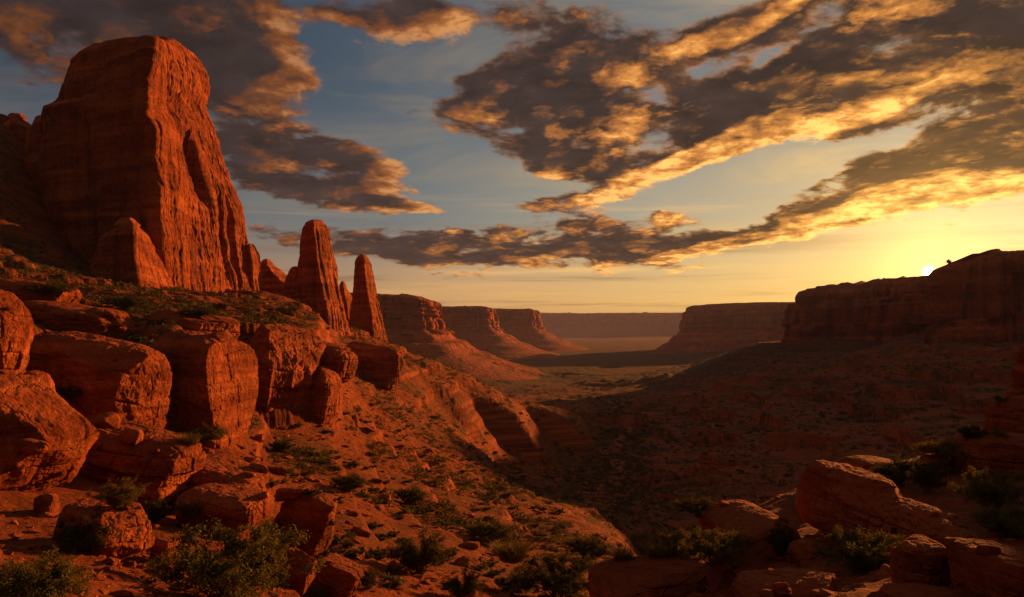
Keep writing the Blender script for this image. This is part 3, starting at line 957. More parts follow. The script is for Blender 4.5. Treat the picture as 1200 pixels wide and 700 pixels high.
def build_buttes():
    spec = [(45, 152, 178, 193), (47, 132, 178, 203), (52, 112, 177, 212), (62, 97, 176, 223), (78, 86, 173, 233), (95, 79, 170, 239), (106, 74, 169, 239), (116, 68, 169, 236), (122, 60, 168, 234),
            (128, 51, 168, 236), (150, 50, 180, 245), (185, 49, 182, 258), (210, 48, 184, 268), (225, 49, 185, 276), (250, 52, 186, 283),
            (285, 55, 188, 289), (320, 58, 190, 298), (360, 60, 192, 304), (400, 60, 192, 306)]
    b = loft('butte', butte_rows(spec, 180, 22, 58, 82), ns=760, nt=420, sharp=3, seed=1, scale=24, cap=0.012, amp=0.9)
    tag(b, 'huge domed red sandstone butte with a shaded front and a glowing right face', 'butte')
    spec = [(267, 138, 152, 160), (275, 126, 154, 168), (295, 116, 155, 180), (320, 108, 158, 192), (345, 104, 162, 204), (375, 100, 164, 212)]
    b = loft('rock_buttress', rows_px(spec, 152, 8, 22, 26), ns=260, nt=160, sharp=3, seed=2, scale=11, cap=0.12)
    tag(b, 'pointed rock buttress leaning against the foot of the huge domed butte', 'rock')
    spec = [(289, 288, 292, 298), (300, 285, 294, 303), (325, 284, 296, 305), (350, 283, 297, 306), (385, 280, 298, 308)]
    b = loft('rock_pillar', rows_px(spec, 236, 5, 12, 14), ns=140, nt=120, sharp=3, seed=3, scale=7, cap=0.1)
    tag(b, 'thin fluted rock pillar attached to the right foot of the huge butte', 'rock')
    spec = [(261, 359, 367, 378), (267, 356, 367, 382), (280, 354, 369, 386), (300, 352, 371, 390), (325, 350, 375, 395), (345, 348, 379, 399), (365, 344, 382, 403), (395, 336, 386, 412)]
    b = loft('rock_spire', rows_px(spec, 262, 8, 15, 20), ns=260, nt=240, sharp=2, seed=4, scale=10, cap=0.10)
    tag(b, 'taller of the two freestanding sandstone spires, with a blunt top', 'rock spire')
    spec = [(302, 419, 425, 430), (308, 417, 426, 433), (320, 416, 427, 436), (345, 414, 431, 441), (370, 411, 435, 447), (405, 405, 438, 455)]
    b = loft('rock_spire', rows_px(spec, 325, 6, 12, 16), ns=200, nt=200, sharp=2, seed=5, scale=8.5, cap=0.15)
    tag(b, 'slimmer, shorter sandstone spire tapering to a pointed tip', 'rock spire')
    spec = [(318, 340, 347, 352), (328, 335, 348, 357), (350, 330, 352, 362), (385, 322, 356, 366)]
    b = loft('rock_pillar', rows_px(spec, 272, 5, 9, 14), ns=120, nt=80, sharp=3, seed=6, scale=6, cap=0.2)
    tag(b, 'stubby dark rock pillar leaning on the left side of the tall spire', 'rock')
    spec = [(311, 305, 312, 320), (318, 298, 318, 330), (332, 292, 326, 337), (350, 285, 330, 342), (385, 275, 335, 350)]
    b = loft('rock_outcrop', rows_px(spec, 310, 8, 10, 22), ns=140, nt=100, sharp=3, seed=7, scale=9, cap=0.2)
    tag(b, 'dark rounded rock knob filling the gap between butte and tall spire', 'rock')
    spec = [(337, 398, 402, 405), (345, 393, 404, 411), (360, 388, 406, 415), (395, 380, 408, 420)]
    b = loft('rock_outcrop', rows_px(spec, 345, 6, 8, 16), ns=100, nt=80, sharp=3, seed=8, scale=7, cap=0.3)
    tag(b, 'small dark rock knob in the gap between the two spires', 'rock')
    spec = [(141, 10, 18, 28), (148, -8, 22, 38), (160, -30, 26, 50), (190, -60, 30, 70), (240, -90, 34, 90)]
    b = loft('rock_outcrop', rows_px(spec, 238, 10, 14, 30), ns=160, nt=110, sharp=3, seed=9, scale=12, cap=0.15)
    tag(b, 'dark rock knob crowning the shaded hillside left of the butte', 'rock')
    spec = [(146, 40, 46, 60), (156, 33, 48, 70), (190, 30, 52, 80), (260, 26, 56, 90)]
    b = loft('rock_outcrop', rows_px(spec, 212, 6, 14, 22), ns=120, nt=110, sharp=3, seed=10, scale=9, cap=0.2)
    tag(b, 'dark rock shoulder against the left side of the huge butte', 'rock')


def mesa(name, label, outline, ztop, zmid, zbase, talus=1.9, seed=0, ns=700, mat=None, flute=1.0, but=18.0, tilt=None, cap_noise=3.0, cliff_out=0.10):
    """outline: plan polygon (X, Y) counter-clockwise, cliffs above a talus apron"""
    O = np.array(outline, float)
    k = len(O)
    seg = np.linalg.norm(np.roll(O, -1, 0) - O, axis=1)
    cum = np.concatenate([[0], np.cumsum(seg)])
    s = np.linspace(0, cum[-1], ns, endpoint=False)
    xs = np.interp(s, cum, np.append(O[:, 0], O[0, 0])); ys = np.interp(s, cum, np.append(O[:, 1], O[0, 1]))
    p = np.stack([xs, ys], 1)
    for _ in range(10):
        p = 0.25 * np.roll(p, 1, 0) + 0.5 * p + 0.25 * np.roll(p, -1, 0)
    tg = np.roll(p, -1, 0) - np.roll(p, 1, 0)
    nr = np.stack([tg[:, 1], -tg[:, 0]], 1)
    nr /= np.linalg.norm(nr, axis=1)[:, None]
    H = ztop - zmid
    prof = []                                                  # (outward, z, flute weight)
    prof += [(-0.25 * H, ztop + 0.03 * H, 0.6), (-0.10 * H, ztop, 0.8), (-0.02 * H, ztop - 0.03 * H, 0.9), (0, ztop - 0.10 * H, 1.0)]
    for t in np.linspace(0.14, 1.0, 70):
        ledge = 0.035 * H * (t > 0.33) + 0.05 * H * (t > 0.72)
        prof.append((cliff_out * H * t + ledge, ztop - H * t, 1.0))
    T = zmid - zbase
    for t in np.linspace(0.02, 1.15, 70):
        o_ = talus * T * (t + 0.55 * t ** 3)
        stp = 0.05 * T * math.sin(t * 22.0)
        prof.append((cliff_out * H + 0.09 * H + o_, zmid - T * t + stp * (1 - t), max(0.0, 1 - 0.55 * t)))
    prof = np.array(prof)
    x0, y0 = p.T
    sc = but * 3.2
    bz = fbm(x0 / sc, y0 / sc, 0 * x0 + seed, 0.8, 5, 0.55, ridged=True)
    bs = fbm(x0 / sc, y0 / sc, 4 + 0 * x0 + seed, 3.2, 4, 0.6, ridged=True)
    G = np.zeros((len(prof), ns, 3))
    for i, (o_, z, fw) in enumerate(prof):
        wob = fbm(x0 / sc, y0 / sc, 0 * x0 + z / sc * 0.6 + seed, 1.6, 3)
        zl = np.floor((z - zmid) / max(H, 1) * 2.6 + 0.3 * wob)
        sw = (s + 0.35 * but * bz) / (but * 1.1)
        colh = cellhash(np.floor(sw), zl, 0 * sw, seed) - 0.5 + 0.7 * (cellhash(np.floor(sw * 2.7), 0 * sw, 3.0, seed) - 0.5)
        # bedding steps in and out with height, the same all round
        bed = 0.02 * H * float(np.clip(3 * perlin(seed + 0.5, 0.3, z / max(H, 1) * 9.0), -1, 1)) * fw
        off = o_ + flute * fw * but * (0.5 * bz + 0.42 * bs + 0.25 * wob + 0.8 * colh * (z > zmid - 0.1 * T)) + bed
        G[i, :, 0] = x0 + nr[:, 0] * off
        G[i, :, 1] = y0 + nr[:, 1] * off
        G[i, :, 2] = z
    # top
    cen = p.mean(0)
    caps = []
    for q in np.linspace(0, 0.985, 24):
        c3 = np.zeros((ns, 3))
        c3[:, 0] = cen[0] + (G[0, :, 0] - cen[0]) * q
        c3[:, 1] = cen[1] + (G[0, :, 1] - cen[1]) * q
        c3[:, 2] = ztop + 0.03 * H
        caps.append(c3)
    G = np.concatenate([np.array(caps), G])
    if tilt is not None:                                       # the top's rise, with height above the cliff foot
        w = np.clip((G[..., 2] - zmid) / H, 0, 1.2)
        G[..., 2] += w * tilt(G[..., 0], G[..., 1])
    rim = np.ones(len(G))
    topw = sstep(zmid + 0.75 * H, ztop, G[..., 2])
    G[..., 2] += topw * cap_noise * (fbm(G[..., 0], G[..., 1], 0 * G[..., 0] + seed, 1 / (but * 4), 5, 0.55) + 0.55 * np.round(1.5 * fbm(G[..., 0], G[..., 1], 0 * G[..., 0] + seed + 3, 1 / (but * 1.2), 4, 0.6)))
    lw = 1 - sstep(zmid - 0.2 * T, zmid, G[..., 2])
    G[..., 2] += lw * 0.05 * T * fbm(G[..., 0], G[..., 1], 0 * G[..., 0] + seed, 1 / (but * 1.6), 5, 0.55, ridged=True)
    V = G.reshape(-1, 3)
    base = np.array([cen[0], cen[1], zbase])
    me = mesh_from(name, V - base, grid_faces(G.shape[0], ns, True))
    o = link(name, me, mat or M_MESA)
    o.location = tuple(base)
    tag(o, label, 'mesa')
    return o


def build_mesas():
    # right side, near to far
    mesa('mesa', 'nearest dark mesa at the right with the sun setting on its rim',
         [(364, 618), (445, 578), (575, 548), (770, 500), (900, 800), (760, 980), (520, 860), (440, 700)], 56, -20, -40, talus=1.4, seed=1.0, but=17, ns=1100, cap_noise=6, flute=1.5,
         tilt=lambda x, y: np.interp(x, [352, 370, 400, 455, 565], [-6, 0, 4, 7, 11]))
    mesa('mesa', 'long flat dark red mesa running back behind the nearest right mesa',
         [(388, 1012), (425, 940), (470, 850), (700, 800), (1100, 1200), (900, 1700), (740, 1500), (540, 1260)], 50, -24, -50, talus=1.6, seed=2.0, but=18, ns=1100, cap_noise=5, flute=1.5,
         tilt=lambda x, y: np.interp(x, [380, 420, 450, 485, 570], [0, 3, 6, 9, 12]))
    mesa('mesa', 'hazy flat topped mesa with a sheer left end beyond the long right mesa',
         [(572, 2500), (770, 2390), (1000, 2350), (1500, 2500), (1700, 3300), (1300, 3800), (900, 3200)], 70, -2, -90, talus=1.0, seed=3.0, but=20, ns=900,
         tilt=lambda x, y: np.interp(x, [560, 600, 700, 900], [0, 3, 9, 10]))
    # left side, near to far
    mesa('mesa', 'nearest left mesa beyond the spires with a glowing right edge',
         [(-480, 1180), (-300, 1160), (-150, 1190), (-139, 1300), (-150, 1480), (-300, 1600), (-520, 1500)], 51, -2, -80, talus=1.5, seed=4.0, but=13, ns=800, mat=M_MESA,
         tilt=lambda x, y: np.interp(x, [-320, -230, -160, -130], [4, 2, 0, -4]))
    mesa('mesa', 'second left mesa in the haze with a lit notch at its right end',
         [(-420, 2250), (-250, 2180), (-80, 2200), (-68, 2400), (-90, 2700), (-450, 2750)], 62, 2, -85, talus=1.5, seed=5.0, but=20, ns=800)
    mesa('mesa', 'third left mesa with a rounded end above the valley in haze',
         [(-300, 3150), (-60, 3020), (70, 3020), (92, 3250), (60, 3600), (-300, 3700)], 76, 6, -85, talus=1.5, seed=6.0, but=24, ns=800)
    mesa('plateau', 'pale far plateau closing the valley on the horizon',
         [(-4200, 8300), (-1500, 8000), (200, 7900), (700, 8150), (1300, 7900), (2600, 8100), (5200, 8500), (5200, 12500), (-4200, 12500)], 158, 30, -95, talus=7.0, seed=7.0, but=90, ns=1200,
         mat=M_FAR, cap_noise=16)


build_buttes()
build_mesas()


def build_rocks():
    R = place_rock
    # ---- left slope, from the bottom up
    R('boulder', 'massive rounded boulder at the left edge with a lit sloping top', 'boulder', (-95, 438, 117, 582), depth=23, dratio=0.9, rot=-10, tilt=(8, 34), seed=11, n=110, e=4.0, chops=10, strata=0.6, sink=0.05)
    R('boulder', 'tall rounded boulder above the massive left edge boulder', 'boulder', (-70, 338, 40, 452), depth=33, dratio=0.9, rot=-22, tilt=(0, 26), seed=12, n=80, e=3.0)
    R('boulder', 'small tilted rock perched behind the massive left edge boulder', 'boulder', (20, 434, 66, 480), depth=30, rot=-15, tilt=(0, 22), seed=13, n=36, e=4)
    R('boulder', 'small flat rock lying on the grassy bank below the shaded ledge', 'boulder', (78, 454, 110, 480), depth=44, rot=-15, tilt=(0, 24), seed=14, n=32)
    R('rock_slab', 'thin tilted slab propped on the small flat rock by the ledge', 'rock slab', (88, 449, 110, 468), depth=45.5, rot=-15, tilt=(0, 30), seed=15, n=28, e=6)
    R('sandstone_ledge', 'broad dark overhanging ledge with a lit rounded right end', 'rock ledge', (18, 388, 202, 506), depth=56, dratio=0.6, rot=-12, tilt=(0, 10), seed=16, n=160, e=4.6, chops=8, sink=0.12, strata=0.7)
    R('sandstone_ledge', 'tall blocky ledge right of the overhang with a bright right face', 'rock ledge', (172, 386, 303, 524), depth=72, dratio=0.9, rot=-14, tilt=(0, 11), seed=17, n=160, e=5, chops=8, sink=0.12, strata=0.7)
    R('rock_cliff', 'fluted cliff band below the butte, right of the blocky ledge', 'cliff', (268, 378, 382, 492), depth=118, dratio=1.1, rot=-16, tilt=(0, 13), seed=18, n=150, e=7, chops=8, sink=0.15, flute=1.4, mat=M_ROCK)
    R('sandstone_ledge', 'long layered ledge sloping down under the broad overhang', 'rock ledge', (60, 488, 242, 584), depth=38, dratio=0.55, rot=-12, tilt=(4, 17), seed=19, n=150, e=5, chops=10, sink=0.1, strata=1.5)
    R('sandstone_ledge', 'block ledge with a cracked lit end above the green bush', 'rock ledge', (205, 566, 322, 632), depth=29, dratio=0.7, rot=-12, tilt=(0, 8), seed=20, n=110, e=4.5, chops=6, sink=0.15)
    R('rock_slab', 'rounded upper slab resting on the block ledge above the bush', 'rock slab', (185, 532, 328, 606), depth=32, dratio=0.7, rot=-12, tilt=(0, 14), seed=21, n=80, e=4, chops=7)
    R('rock_slab', 'big leaning slab with a dark face and thin lit upper edge', 'rock slab', (318, 568, 394, 652), depth=31, dratio=0.6, rot=-24, tilt=(0, 26), seed=22, n=80, e=5, chops=7)
    R('rock_slab', 'low wedge slab below the big leaning slab', 'rock slab', (356, 648, 426, 702), depth=24.5, dratio=0.7, rot=-20, tilt=(0, 22), seed=23, n=70, e=5, chops=8)
    R('rock_slab', 'rough low slab between the bush and the wedge slab', 'rock slab', (310, 640, 372, 690), depth=24, dratio=0.7, rot=-10, tilt=(0, 15), seed=24, n=60, e=4, chops=9)
    R('rock_slab', 'broad broken slab on red ground below the massive boulder', 'rock slab', (62, 578, 182, 652), depth=18.5, dratio=0.8, rot=-12, tilt=(0, 11), seed=25, n=90, e=5, chops=11, sink=0.2)
    R('boulder', 'squarish small block at the right end of the broken slab', 'boulder', (174, 626, 212, 664), depth=18, rot=-8, seed=26, n=40, e=6, tilt=(0, 8))
    R('rock_slab', 'lit low slab running under the left side of the green bush', 'rock slab', (184, 626, 240, 668), depth=19.5, rot=-10, tilt=(0, 16), seed=27, n=44, e=5)
    R('boulder', 'rounded stone tucked under the massive left edge boulder', 'boulder', (38, 578, 70, 604), depth=19.5, rot=0, seed=28, n=36, e=3.5)
    R('rock_slab', 'rounded lit knob at the right tip of the layered ledge', 'rock slab', (205, 505, 238, 534), depth=42, rot=-10, tilt=(0, 12), seed=29, n=40, e=3.5)
    R('sandstone_ledge', 'low stepped ledge along the top of the left slope', 'rock ledge', (20, 352, 160, 402), depth=66, dratio=0.6, rot=-12, tilt=(0, 14), seed=30, n=80, e=5, chops=8)
    R('sandstone_ledge', 'small hooked ledge below the pointed buttress', 'rock ledge', (96, 360, 160, 398), depth=78, dratio=0.7, rot=-12, tilt=(0, 16), seed=31, n=60, e=5, chops=7)
    R('sandstone_ledge', 'flat lit ledge above the tall blocky ledge', 'rock ledge', (160, 362, 282, 402), depth=96, dratio=0.7, rot=-12, tilt=(0, 10), seed=32, n=80, e=5, chops=8, strata=1.5)
    R('sandstone_ledge', 'uppermost thin ledge on the left slope below the dark hillside', 'rock ledge', (-20, 326, 96, 362), depth=96, dratio=0.6, rot=-12, tilt=(0, 8), seed=33, n=70, e=5, chops=8)
    R('rock_cliff', 'short cliff with two lit ribs on the ridge below the spires', 'cliff', (398, 400, 474, 446), depth=262, dratio=0.5, rot=-18, tilt=(0, 9), seed=34, n=100, e=4.5, chops=8, flute=1.6, sink=0.3, mat=M_BUTTE)
    R('rock_cliff', 'dark cliff band under the tall spire', 'cliff', (318, 396, 420, 440), depth=240, dratio=0.5, rot=-14, tilt=(0, 12), seed=35, n=90, e=4, chops=8, flute=1.2, sink=0.3, mat=M_BUTTE)
    R('rock_cliff', 'ragged cliff step ending in a lit rib beside the fluted cliff', 'cliff', (350, 428, 402, 500), depth=140, dratio=1.0, rot=-22, tilt=(0, 20), seed=36, n=90, e=3.6, chops=9, flute=1.5, sink=0.3)
    # ---- right foreground
    R('boulder', 'broad low boulder at the bottom centre right of the slope', 'boulder', (688, 648, 832, 724), depth=17.5, dratio=0.8, rot=12, tilt=(0, -3), seed=41, n=100, e=3.4, chops=9, sink=0.15)
    R('sandstone_ledge', 'big square fronted block with a flat sloping top at right', 'rock ledge', (934, 538, 1076, 650), depth=25, dratio=1.5, rot=14, tilt=(3, 4), seed=42, n=110, e=6, chops=7, sink=0.08)
    R('rock_slab', 'broad rubbly slab left of the big square fronted block', 'rock slab', (818, 584, 946, 664), depth=27, dratio=1.6, rot=10, tilt=(0, -14), seed=43, n=90, e=4, chops=10, sink=0.2)
    R('rock_slab', 'layered wedge slab right of the big square fronted block', 'rock slab', (1028, 582, 1142, 642), depth=22.5, dratio=1.5, rot=10, tilt=(0, -8), seed=44, n=90, e=4.5, chops=8, strata=1.6, sink=0.2)
    R('sandstone_ledge', 'dark cracked ledge block below the layered wedge slab', 'rock ledge', (1042, 626, 1122, 692), depth=18, dratio=0.9, rot=6, tilt=(0, -4), seed=45, n=80, e=6, chops=6)
    R('sandstone_ledge', 'wide dark ledge block in the bottom right corner', 'rock ledge', (1108, 628, 1260, 720), depth=16.5, dratio=1.3, rot=6, tilt=(0, 3), seed=46, n=90, e=6, chops=6)
    R('rock_slab', 'smooth low slab at the bottom edge below the green shrub', 'rock slab', (850, 664, 985, 722), depth=15.5, dratio=0.8, rot=8, tilt=(0, -9), seed=47, n=80, e=3.6, chops=8, sink=0.2)
    R('rock_slab', 'low dark slab at the bottom edge under the cracked ledge block', 'rock slab', (1030, 682, 1160, 726), depth=14.5, dratio=0.8, rot=4, seed=48, n=70, e=4.5, chops=8)
    spec = [(350, 1290, 1380, 1500), (368, 1250, 1365, 1560), (388, 1218, 1350, 1620), (404, 1198, 1330, 1660), (420, 1189, 1310, 1680), (450, 1184, 1300, 1690), (478, 1170, 1290, 1700), (540, 1160, 1280, 1710)]
    o = loft('rock_tower', rows_px(spec, 44, 3, 6, 14), ns=300, nt=200, sharp=5, seed=49, scale=5, cap=0.2, mat=M_ROCK, strata=2.0)  # unseen right part of the tower is built out to shade the foreground
    tag(o, 'rounded rock tower leaning in from the right edge', 'rock')
    R('boulder', 'smooth rounded shoulder rock below the tower at right edge', 'boulder', (1150, 462, 1290, 545), depth=40, dratio=0.8, rot=8, seed=50, n=80, e=2.8, chops=8, sink=0.2)
    R('boulder', 'low rounded rock in front of the shoulder rock', 'boulder', (1114, 506, 1260, 562), depth=33, dratio=0.8, rot=6, seed=51, n=80, e=3.2, chops=9, sink=0.2)
    R('boulder', 'small upright stone wedged beside the big square block', 'boulder', (1000, 602, 1036, 634), depth=21.5, rot=10, seed=52, n=40, e=4)
    R('rock_slab', 'small flat dark slab below the big square block', 'rock slab', (922, 630, 968, 658), depth=20.5, rot=12, tilt=(0, -8), seed=53, n=40, e=5)
    R('boulder', 'low stones behind the round shrub at right', 'boulder', (1075, 532, 1120, 556), depth=32, rot=10, seed=54, n=44, e=3.5)
    R('boulder', 'small rounded stone between broad boulder and smooth slab', 'boulder', (832, 660, 862, 690), depth=17.5, rot=0, seed=55, n=36, e=3.5)
    R('rock_slab', 'flat pale ledge stone at the lip of the right outcrop', 'rock slab', (985, 533, 1060, 552), depth=33, dratio=1.0, rot=8, seed=56, n=50, e=5)


build_rocks()


# ------------------------------------------------------------------ plants
def surface(px, py, minz=0.0):
    """first surface met by a sight line: returns its point, or None when too steep"""
    dg = bpy.context.evaluated_depsgraph_get()
    v = Vector(((px - CX) / F, 1.0, (CY - py) / F)).normalized()
    ok, loc, nor, idx, ob, mtx = scene.ray_cast(dg, (0, 0, 0), v, distance=5000)
    if not ok or abs(nor.z) < minz or ob.name.split('.')[0] in ('foliage', 'stem', 'scrub_bush', 'shrub'):
        return None
    return loc


def shrub_meshes(seed, stems=26, twigs=9, leaves=5200, leaf=0.045, flat=0.75, upright=0.6):
    """unit shrub: about 1 m radius, base at the origin; returns stem mesh and leaf mesh"""
    rg = np.random.default_rng(seed)
    sv, sf = [], []
    tips = []

    def tube(a, b, r0, r1):
        d = b - a
        L = np.linalg.norm(d)
        if L < 1e-6:
            return
        d = d / L
        u = np.cross(d, [0.3, 0.9, 0.1]); u /= np.linalg.norm(u)
        w = np.cross(d, u)
        i = len(sv)
        for p, r in ((a, r0), (b, r1)):
            for k in range(4):
                t = k * math.pi / 2
                sv.append(p + r * (math.cos(t) * u + math.sin(t) * w))
        for k in range(4):
            sf.append((i + k, i + (k + 1) % 4, i + 4 + (k + 1) % 4, i + 4 + k))
    for s in range(stems):
        az = rg.uniform(0, 2 * math.pi)
        out = rg.uniform(0.15, 1.0) ** 0.7
        up = upright * rg.uniform(0.6, 1.25)
        lenf = rg.uniform(0.75, 1.12)
        p = np.array([rg.normal(0, 0.05), rg.normal(0, 0.05), -0.03])
        tgt = np.array([math.cos(az) * out, math.sin(az) * out, up * (1.25 - 0.55 * out ** 2)]) * lenf
        pts = [p]
        for k in range(1, 6):
            t = k / 5
            q = p + (tgt - p) * t + np.array([0, 0, 0.12 * math.sin(t * math.pi)]) + rg.normal(0, 0.03, 3)
            tube(pts[-1], q, 0.018 * (1.1 - t), 0.018 * (0.95 - t) + 0.003)
            pts.append(q)
        for k in range(twigs):
            t = rg.uniform(0.35, 1.0)
            i = min(int(t * 5), 4)
            b = pts[i] + (pts[i + 1] - pts[i]) * (t * 5 - i)
            d = rg.normal(0, 1, 3); d[2] = abs(d[2]) * 0.8 + 0.1
            d = d / np.linalg.norm(d) * rg.uniform(0.10, 0.26)
            tube(b, b + d, 0.005, 0.002)
            tips.append((b, b + d))
    n = leaves
    idx = rg.integers(0, len(tips), n)
    ta = np.array([t[0] for t in tips])[idx]; tb = np.array([t[1] for t in tips])[idx]
    c = ta + (tb - ta) * rg.uniform(0.1, 1.15, (n, 1)) + rg.normal(0, 0.035, (n, 3))
    a = rg.normal(0, 1, (n, 3)); a[:, 2] += 0.5
    a /= np.linalg.norm(a, axis=1)[:, None]
    b = np.cross(a, rg.normal(0, 1, (n, 3))); b /= np.linalg.norm(b, axis=1)[:, None]
    L = leaf * rg.uniform(0.6, 1.4, (n, 1))
    v = np.stack([c - a * L, c + b * L * 0.35, c + a * L, c - b * L * 0.35], 1).reshape(-1, 3)
    f = np.arange(4 * n).reshape(-1, 4)
    return mesh_from('stem', np.array(sv), np.array(sf), True), mesh_from('foliage', v, f, False)


def grass_mesh(seed, blades=420, h=0.9):
    rg = np.random.default_rng(seed)
    n = blades
    az = rg.uniform(0, 2 * math.pi, n)
    r = np.sqrt(rg.uniform(0, 1, n)) * 0.35
    base = np.stack([np.cos(az) * r, np.sin(az) * r, np.full(n, -0.05)], 1)
    lean = rg.uniform(0.1, 0.75, n) * (0.4 + r)
    hh = h * rg.uniform(0.45, 1.0, n)
    az2 = az + rg.normal(0, 0.5, n)
    out = np.stack([np.cos(az2), np.sin(az2), np.zeros(n)], 1)
    mid = base + out * (lean * 0.4)[:, None] + np.array([0, 0, 1]) * (hh * 0.6)[:, None]
    tip = base + out * (lean * 1.2)[:, None] + np.array([0, 0, 1]) * hh[:, None]
    sd = np.stack([-np.sin(az2), np.cos(az2), np.zeros(n)], 1) * 0.010
    v = np.stack([base - sd, base + sd, mid + sd * 0.8, mid - sd * 0.8, tip + sd * 0.15, tip - sd * 0.15], 1).reshape(-1, 3)
    i = np.arange(n)[:, None] * 6
    f = np.concatenate([i + np.array([[0, 1, 2, 3]]), i + np.array([[3, 2, 4, 5]])])
    return mesh_from('grass_clump', v, f, False)


def build_plants():
    bpy.context.view_layer.update()
    protos = []
    for k in range(4):
        st, lf = shrub_meshes(100 + k, stems=30 + 4 * k, leaves=15000, leaf=0.027, upright=(0.62, 0.75, 0.55, 0.85)[k])
        st.materials.append(M_BARK)
        protos.append((st, lf))
    lf_mats = {}

    def shrub(px, py, wpx, hpx, label, kind=0, leafm=0, depth=None, group='shrubs among the rocks', seed=0):
        """px, py: foot of the plant in the view; wpx, hpx its seen size"""
        loc = surface(px, min(py, 712))
        if loc is None:
            d = hit(px, min(py, 712)) or depth or 40.0
            loc = Vector(((px - CX) / F * d, d, float(gz((px - CX) / F * d, d))))
        k_ = 712 / py if py > 712 else 1.0
        x, d2, z = loc.x, loc.y * (k_ if py > 712 else 1.0), loc.z
        root = bpy.data.objects.new('shrub', None)
        COL.objects.link(root)
        root.location = (x, d2, z - 0.05)
        root.rotation_euler = (0, 0, seed * 1.7)
        st, lf = protos[kind]
        co = np.array([v.co[:] for v in lf.vertices])
        wid = np.percentile(co[:, 0], 98) - np.percentile(co[:, 0], 2)
        sw = wpx / F * d2 / wid
        root.scale = (sw, sw, hpx / F * d2 / np.percentile(co[:, 2], 99))
        key = (kind, leafm)
        if key not in lf_mats:
            c = lf.copy() if any(k[0] == kind for k in lf_mats) else lf
            c.materials.clear()
            c.materials.append(M_LEAF[leafm])
            lf_mats[key] = c
        link('stem', st, None, root)
        link('foliage', lf_mats[key], None, root)
        tag(root, label, 'shrub', group)
        return root
    S = shrub
    S(268, 706, 150, 84, 'large green bush in front of the block ledge', 0, 0, depth=15.5)
    S(40, 722, 110, 62, 'dark green bush cut by the bottom left corner', 2, 0, depth=12.5)
    S(100, 646, 62, 44, 'dark low bush in the shade beside the broken slab', 2, 1, depth=17.2)
    S(491, 672, 60, 46, 'round dark bush standing alone on the open slope', 1, 1)
    S(655, 704, 84, 50, 'dark bush left of the broad low boulder', 0, 1, depth=24)
    S(542, 704, 40, 34, 'small upright bush at the bottom edge of the slope', 1, 1)
    S(838, 662, 62, 40, 'yellowish bush behind the broad low boulder', 0, 0, depth=22)
    S(795, 650, 55, 26, 'pale yellow bush at the back of the broad low boulder', 2, 2, depth=25)
    S(752, 648, 34, 22, 'small yellow tuft bush above the broad low boulder', 2, 2, depth=26)
    S(1052, 568, 46, 32, 'dark round bush on top of the square block', 1, 1, depth=27)
    S(1087, 578, 32, 40, 'dark ragged bush beside the round one on the block', 0, 1, depth=26)
    S(1163, 600, 62, 50, 'tall olive bush above the wide corner ledge', 0, 0, depth=22)
    S(1184, 630, 60, 38, 'olive bush on the edge of the wide corner ledge', 2, 0, depth=18.5)
    S(1010, 672, 76, 50, 'olive bush in front of the big square block', 0, 0, depth=17.5)
    S(985, 626, 36, 32, 'light green sprig bush rising against the square block', 3, 0, depth=21)
    S(917, 652, 28, 38, 'narrow upright bush left of the square block', 3, 1, depth=20)
    S(1140, 512, 26, 14, 'dark bush below the rounded shoulder rock', 2, 1, depth=38)
    S(1106, 536, 46, 20, 'yellow green grassy bush at the foot of the tower', 2, 2, depth=37)
    S(238, 520, 46, 24, 'green bush at the foot of the tall blocky ledge', 2, 0, depth=46)
    S(140, 598, 44, 36, 'yellow grassy bush under the layered ledge', 3, 2, depth=22)
    S(180, 612, 36, 26, 'dark sprawling bush right of the yellow grassy one', 2, 1, depth=23)
    S(80, 470, 36, 22, 'dim bush beneath the broad dark overhang', 2, 1, depth=46)
    S(330, 530, 24, 16, 'dark bush at the foot of the fluted cliff', 1, 1)
    S(480, 590, 34, 18, 'flat dark bush high on the open slope', 2, 1)
    S(574, 634, 44, 20, 'wide dark bush at the edge of the lit slope', 2, 1)
    S(618, 690, 34, 24, 'greenish bush near the foot of the lit slope', 0, 1)
    S(408, 576, 36, 20, 'dark bush above the big leaning slab', 2, 1)
    S(430, 690, 26, 22, 'dark bush just right of the low wedge slab', 0, 1)
    S(690, 655, 46, 24, 'dark bush in the hollow above the low boulder', 2, 1)
    S(820, 604, 50, 20, 'dark green bush below the rubbly slab in the hollow', 2, 1)
    S(145, 362, 44, 16, 'dark brush at the foot of the pointed buttress', 2, 1)
    S(55, 345, 50, 14, 'dark brush below the shaded hillside', 2, 1)
    S(230, 372, 40, 12, 'dark brush on the bench under the lit butte face', 2, 1)

    S(1112, 310, 5, 6, 'tiny lone bush silhouetted on the right mesa rim beside the setting sun', 3, 1)

    # the smaller bushes dotted over the slopes: one mesh each
    small = []
    for k in range(5):
        _, lf = shrub_meshes(200 + k, stems=16, twigs=6, leaves=520, leaf=0.13, upright=(0.55, 0.65, 0.5, 0.75, 0.6)[k])
        lf.materials.append(M_LEAF[1] if k < 4 else M_LEAF[0])
        small.append(lf)
    rg = np.random.default_rng(77)
    zones = [
        ('scrub bush dotted on the open lit slope left of the wash', 'scrub bushes on the lit slope', 135, lambda: (rg.uniform(320, 640), rg.uniform(470, 700))),
        ('scrub bush dotted in the shaded hollow of the canyon floor', 'scrub bushes in the hollow', 90, lambda: (rg.uniform(560, 860), rg.uniform(480, 660))),
        ('scrub bush dotted on the shaded talus below the right mesas', 'scrub bushes on the right talus', 60, lambda: (rg.uniform(850, 1180), rg.uniform(420, 560))),
    ]
    cnt = 0
    tries = 0
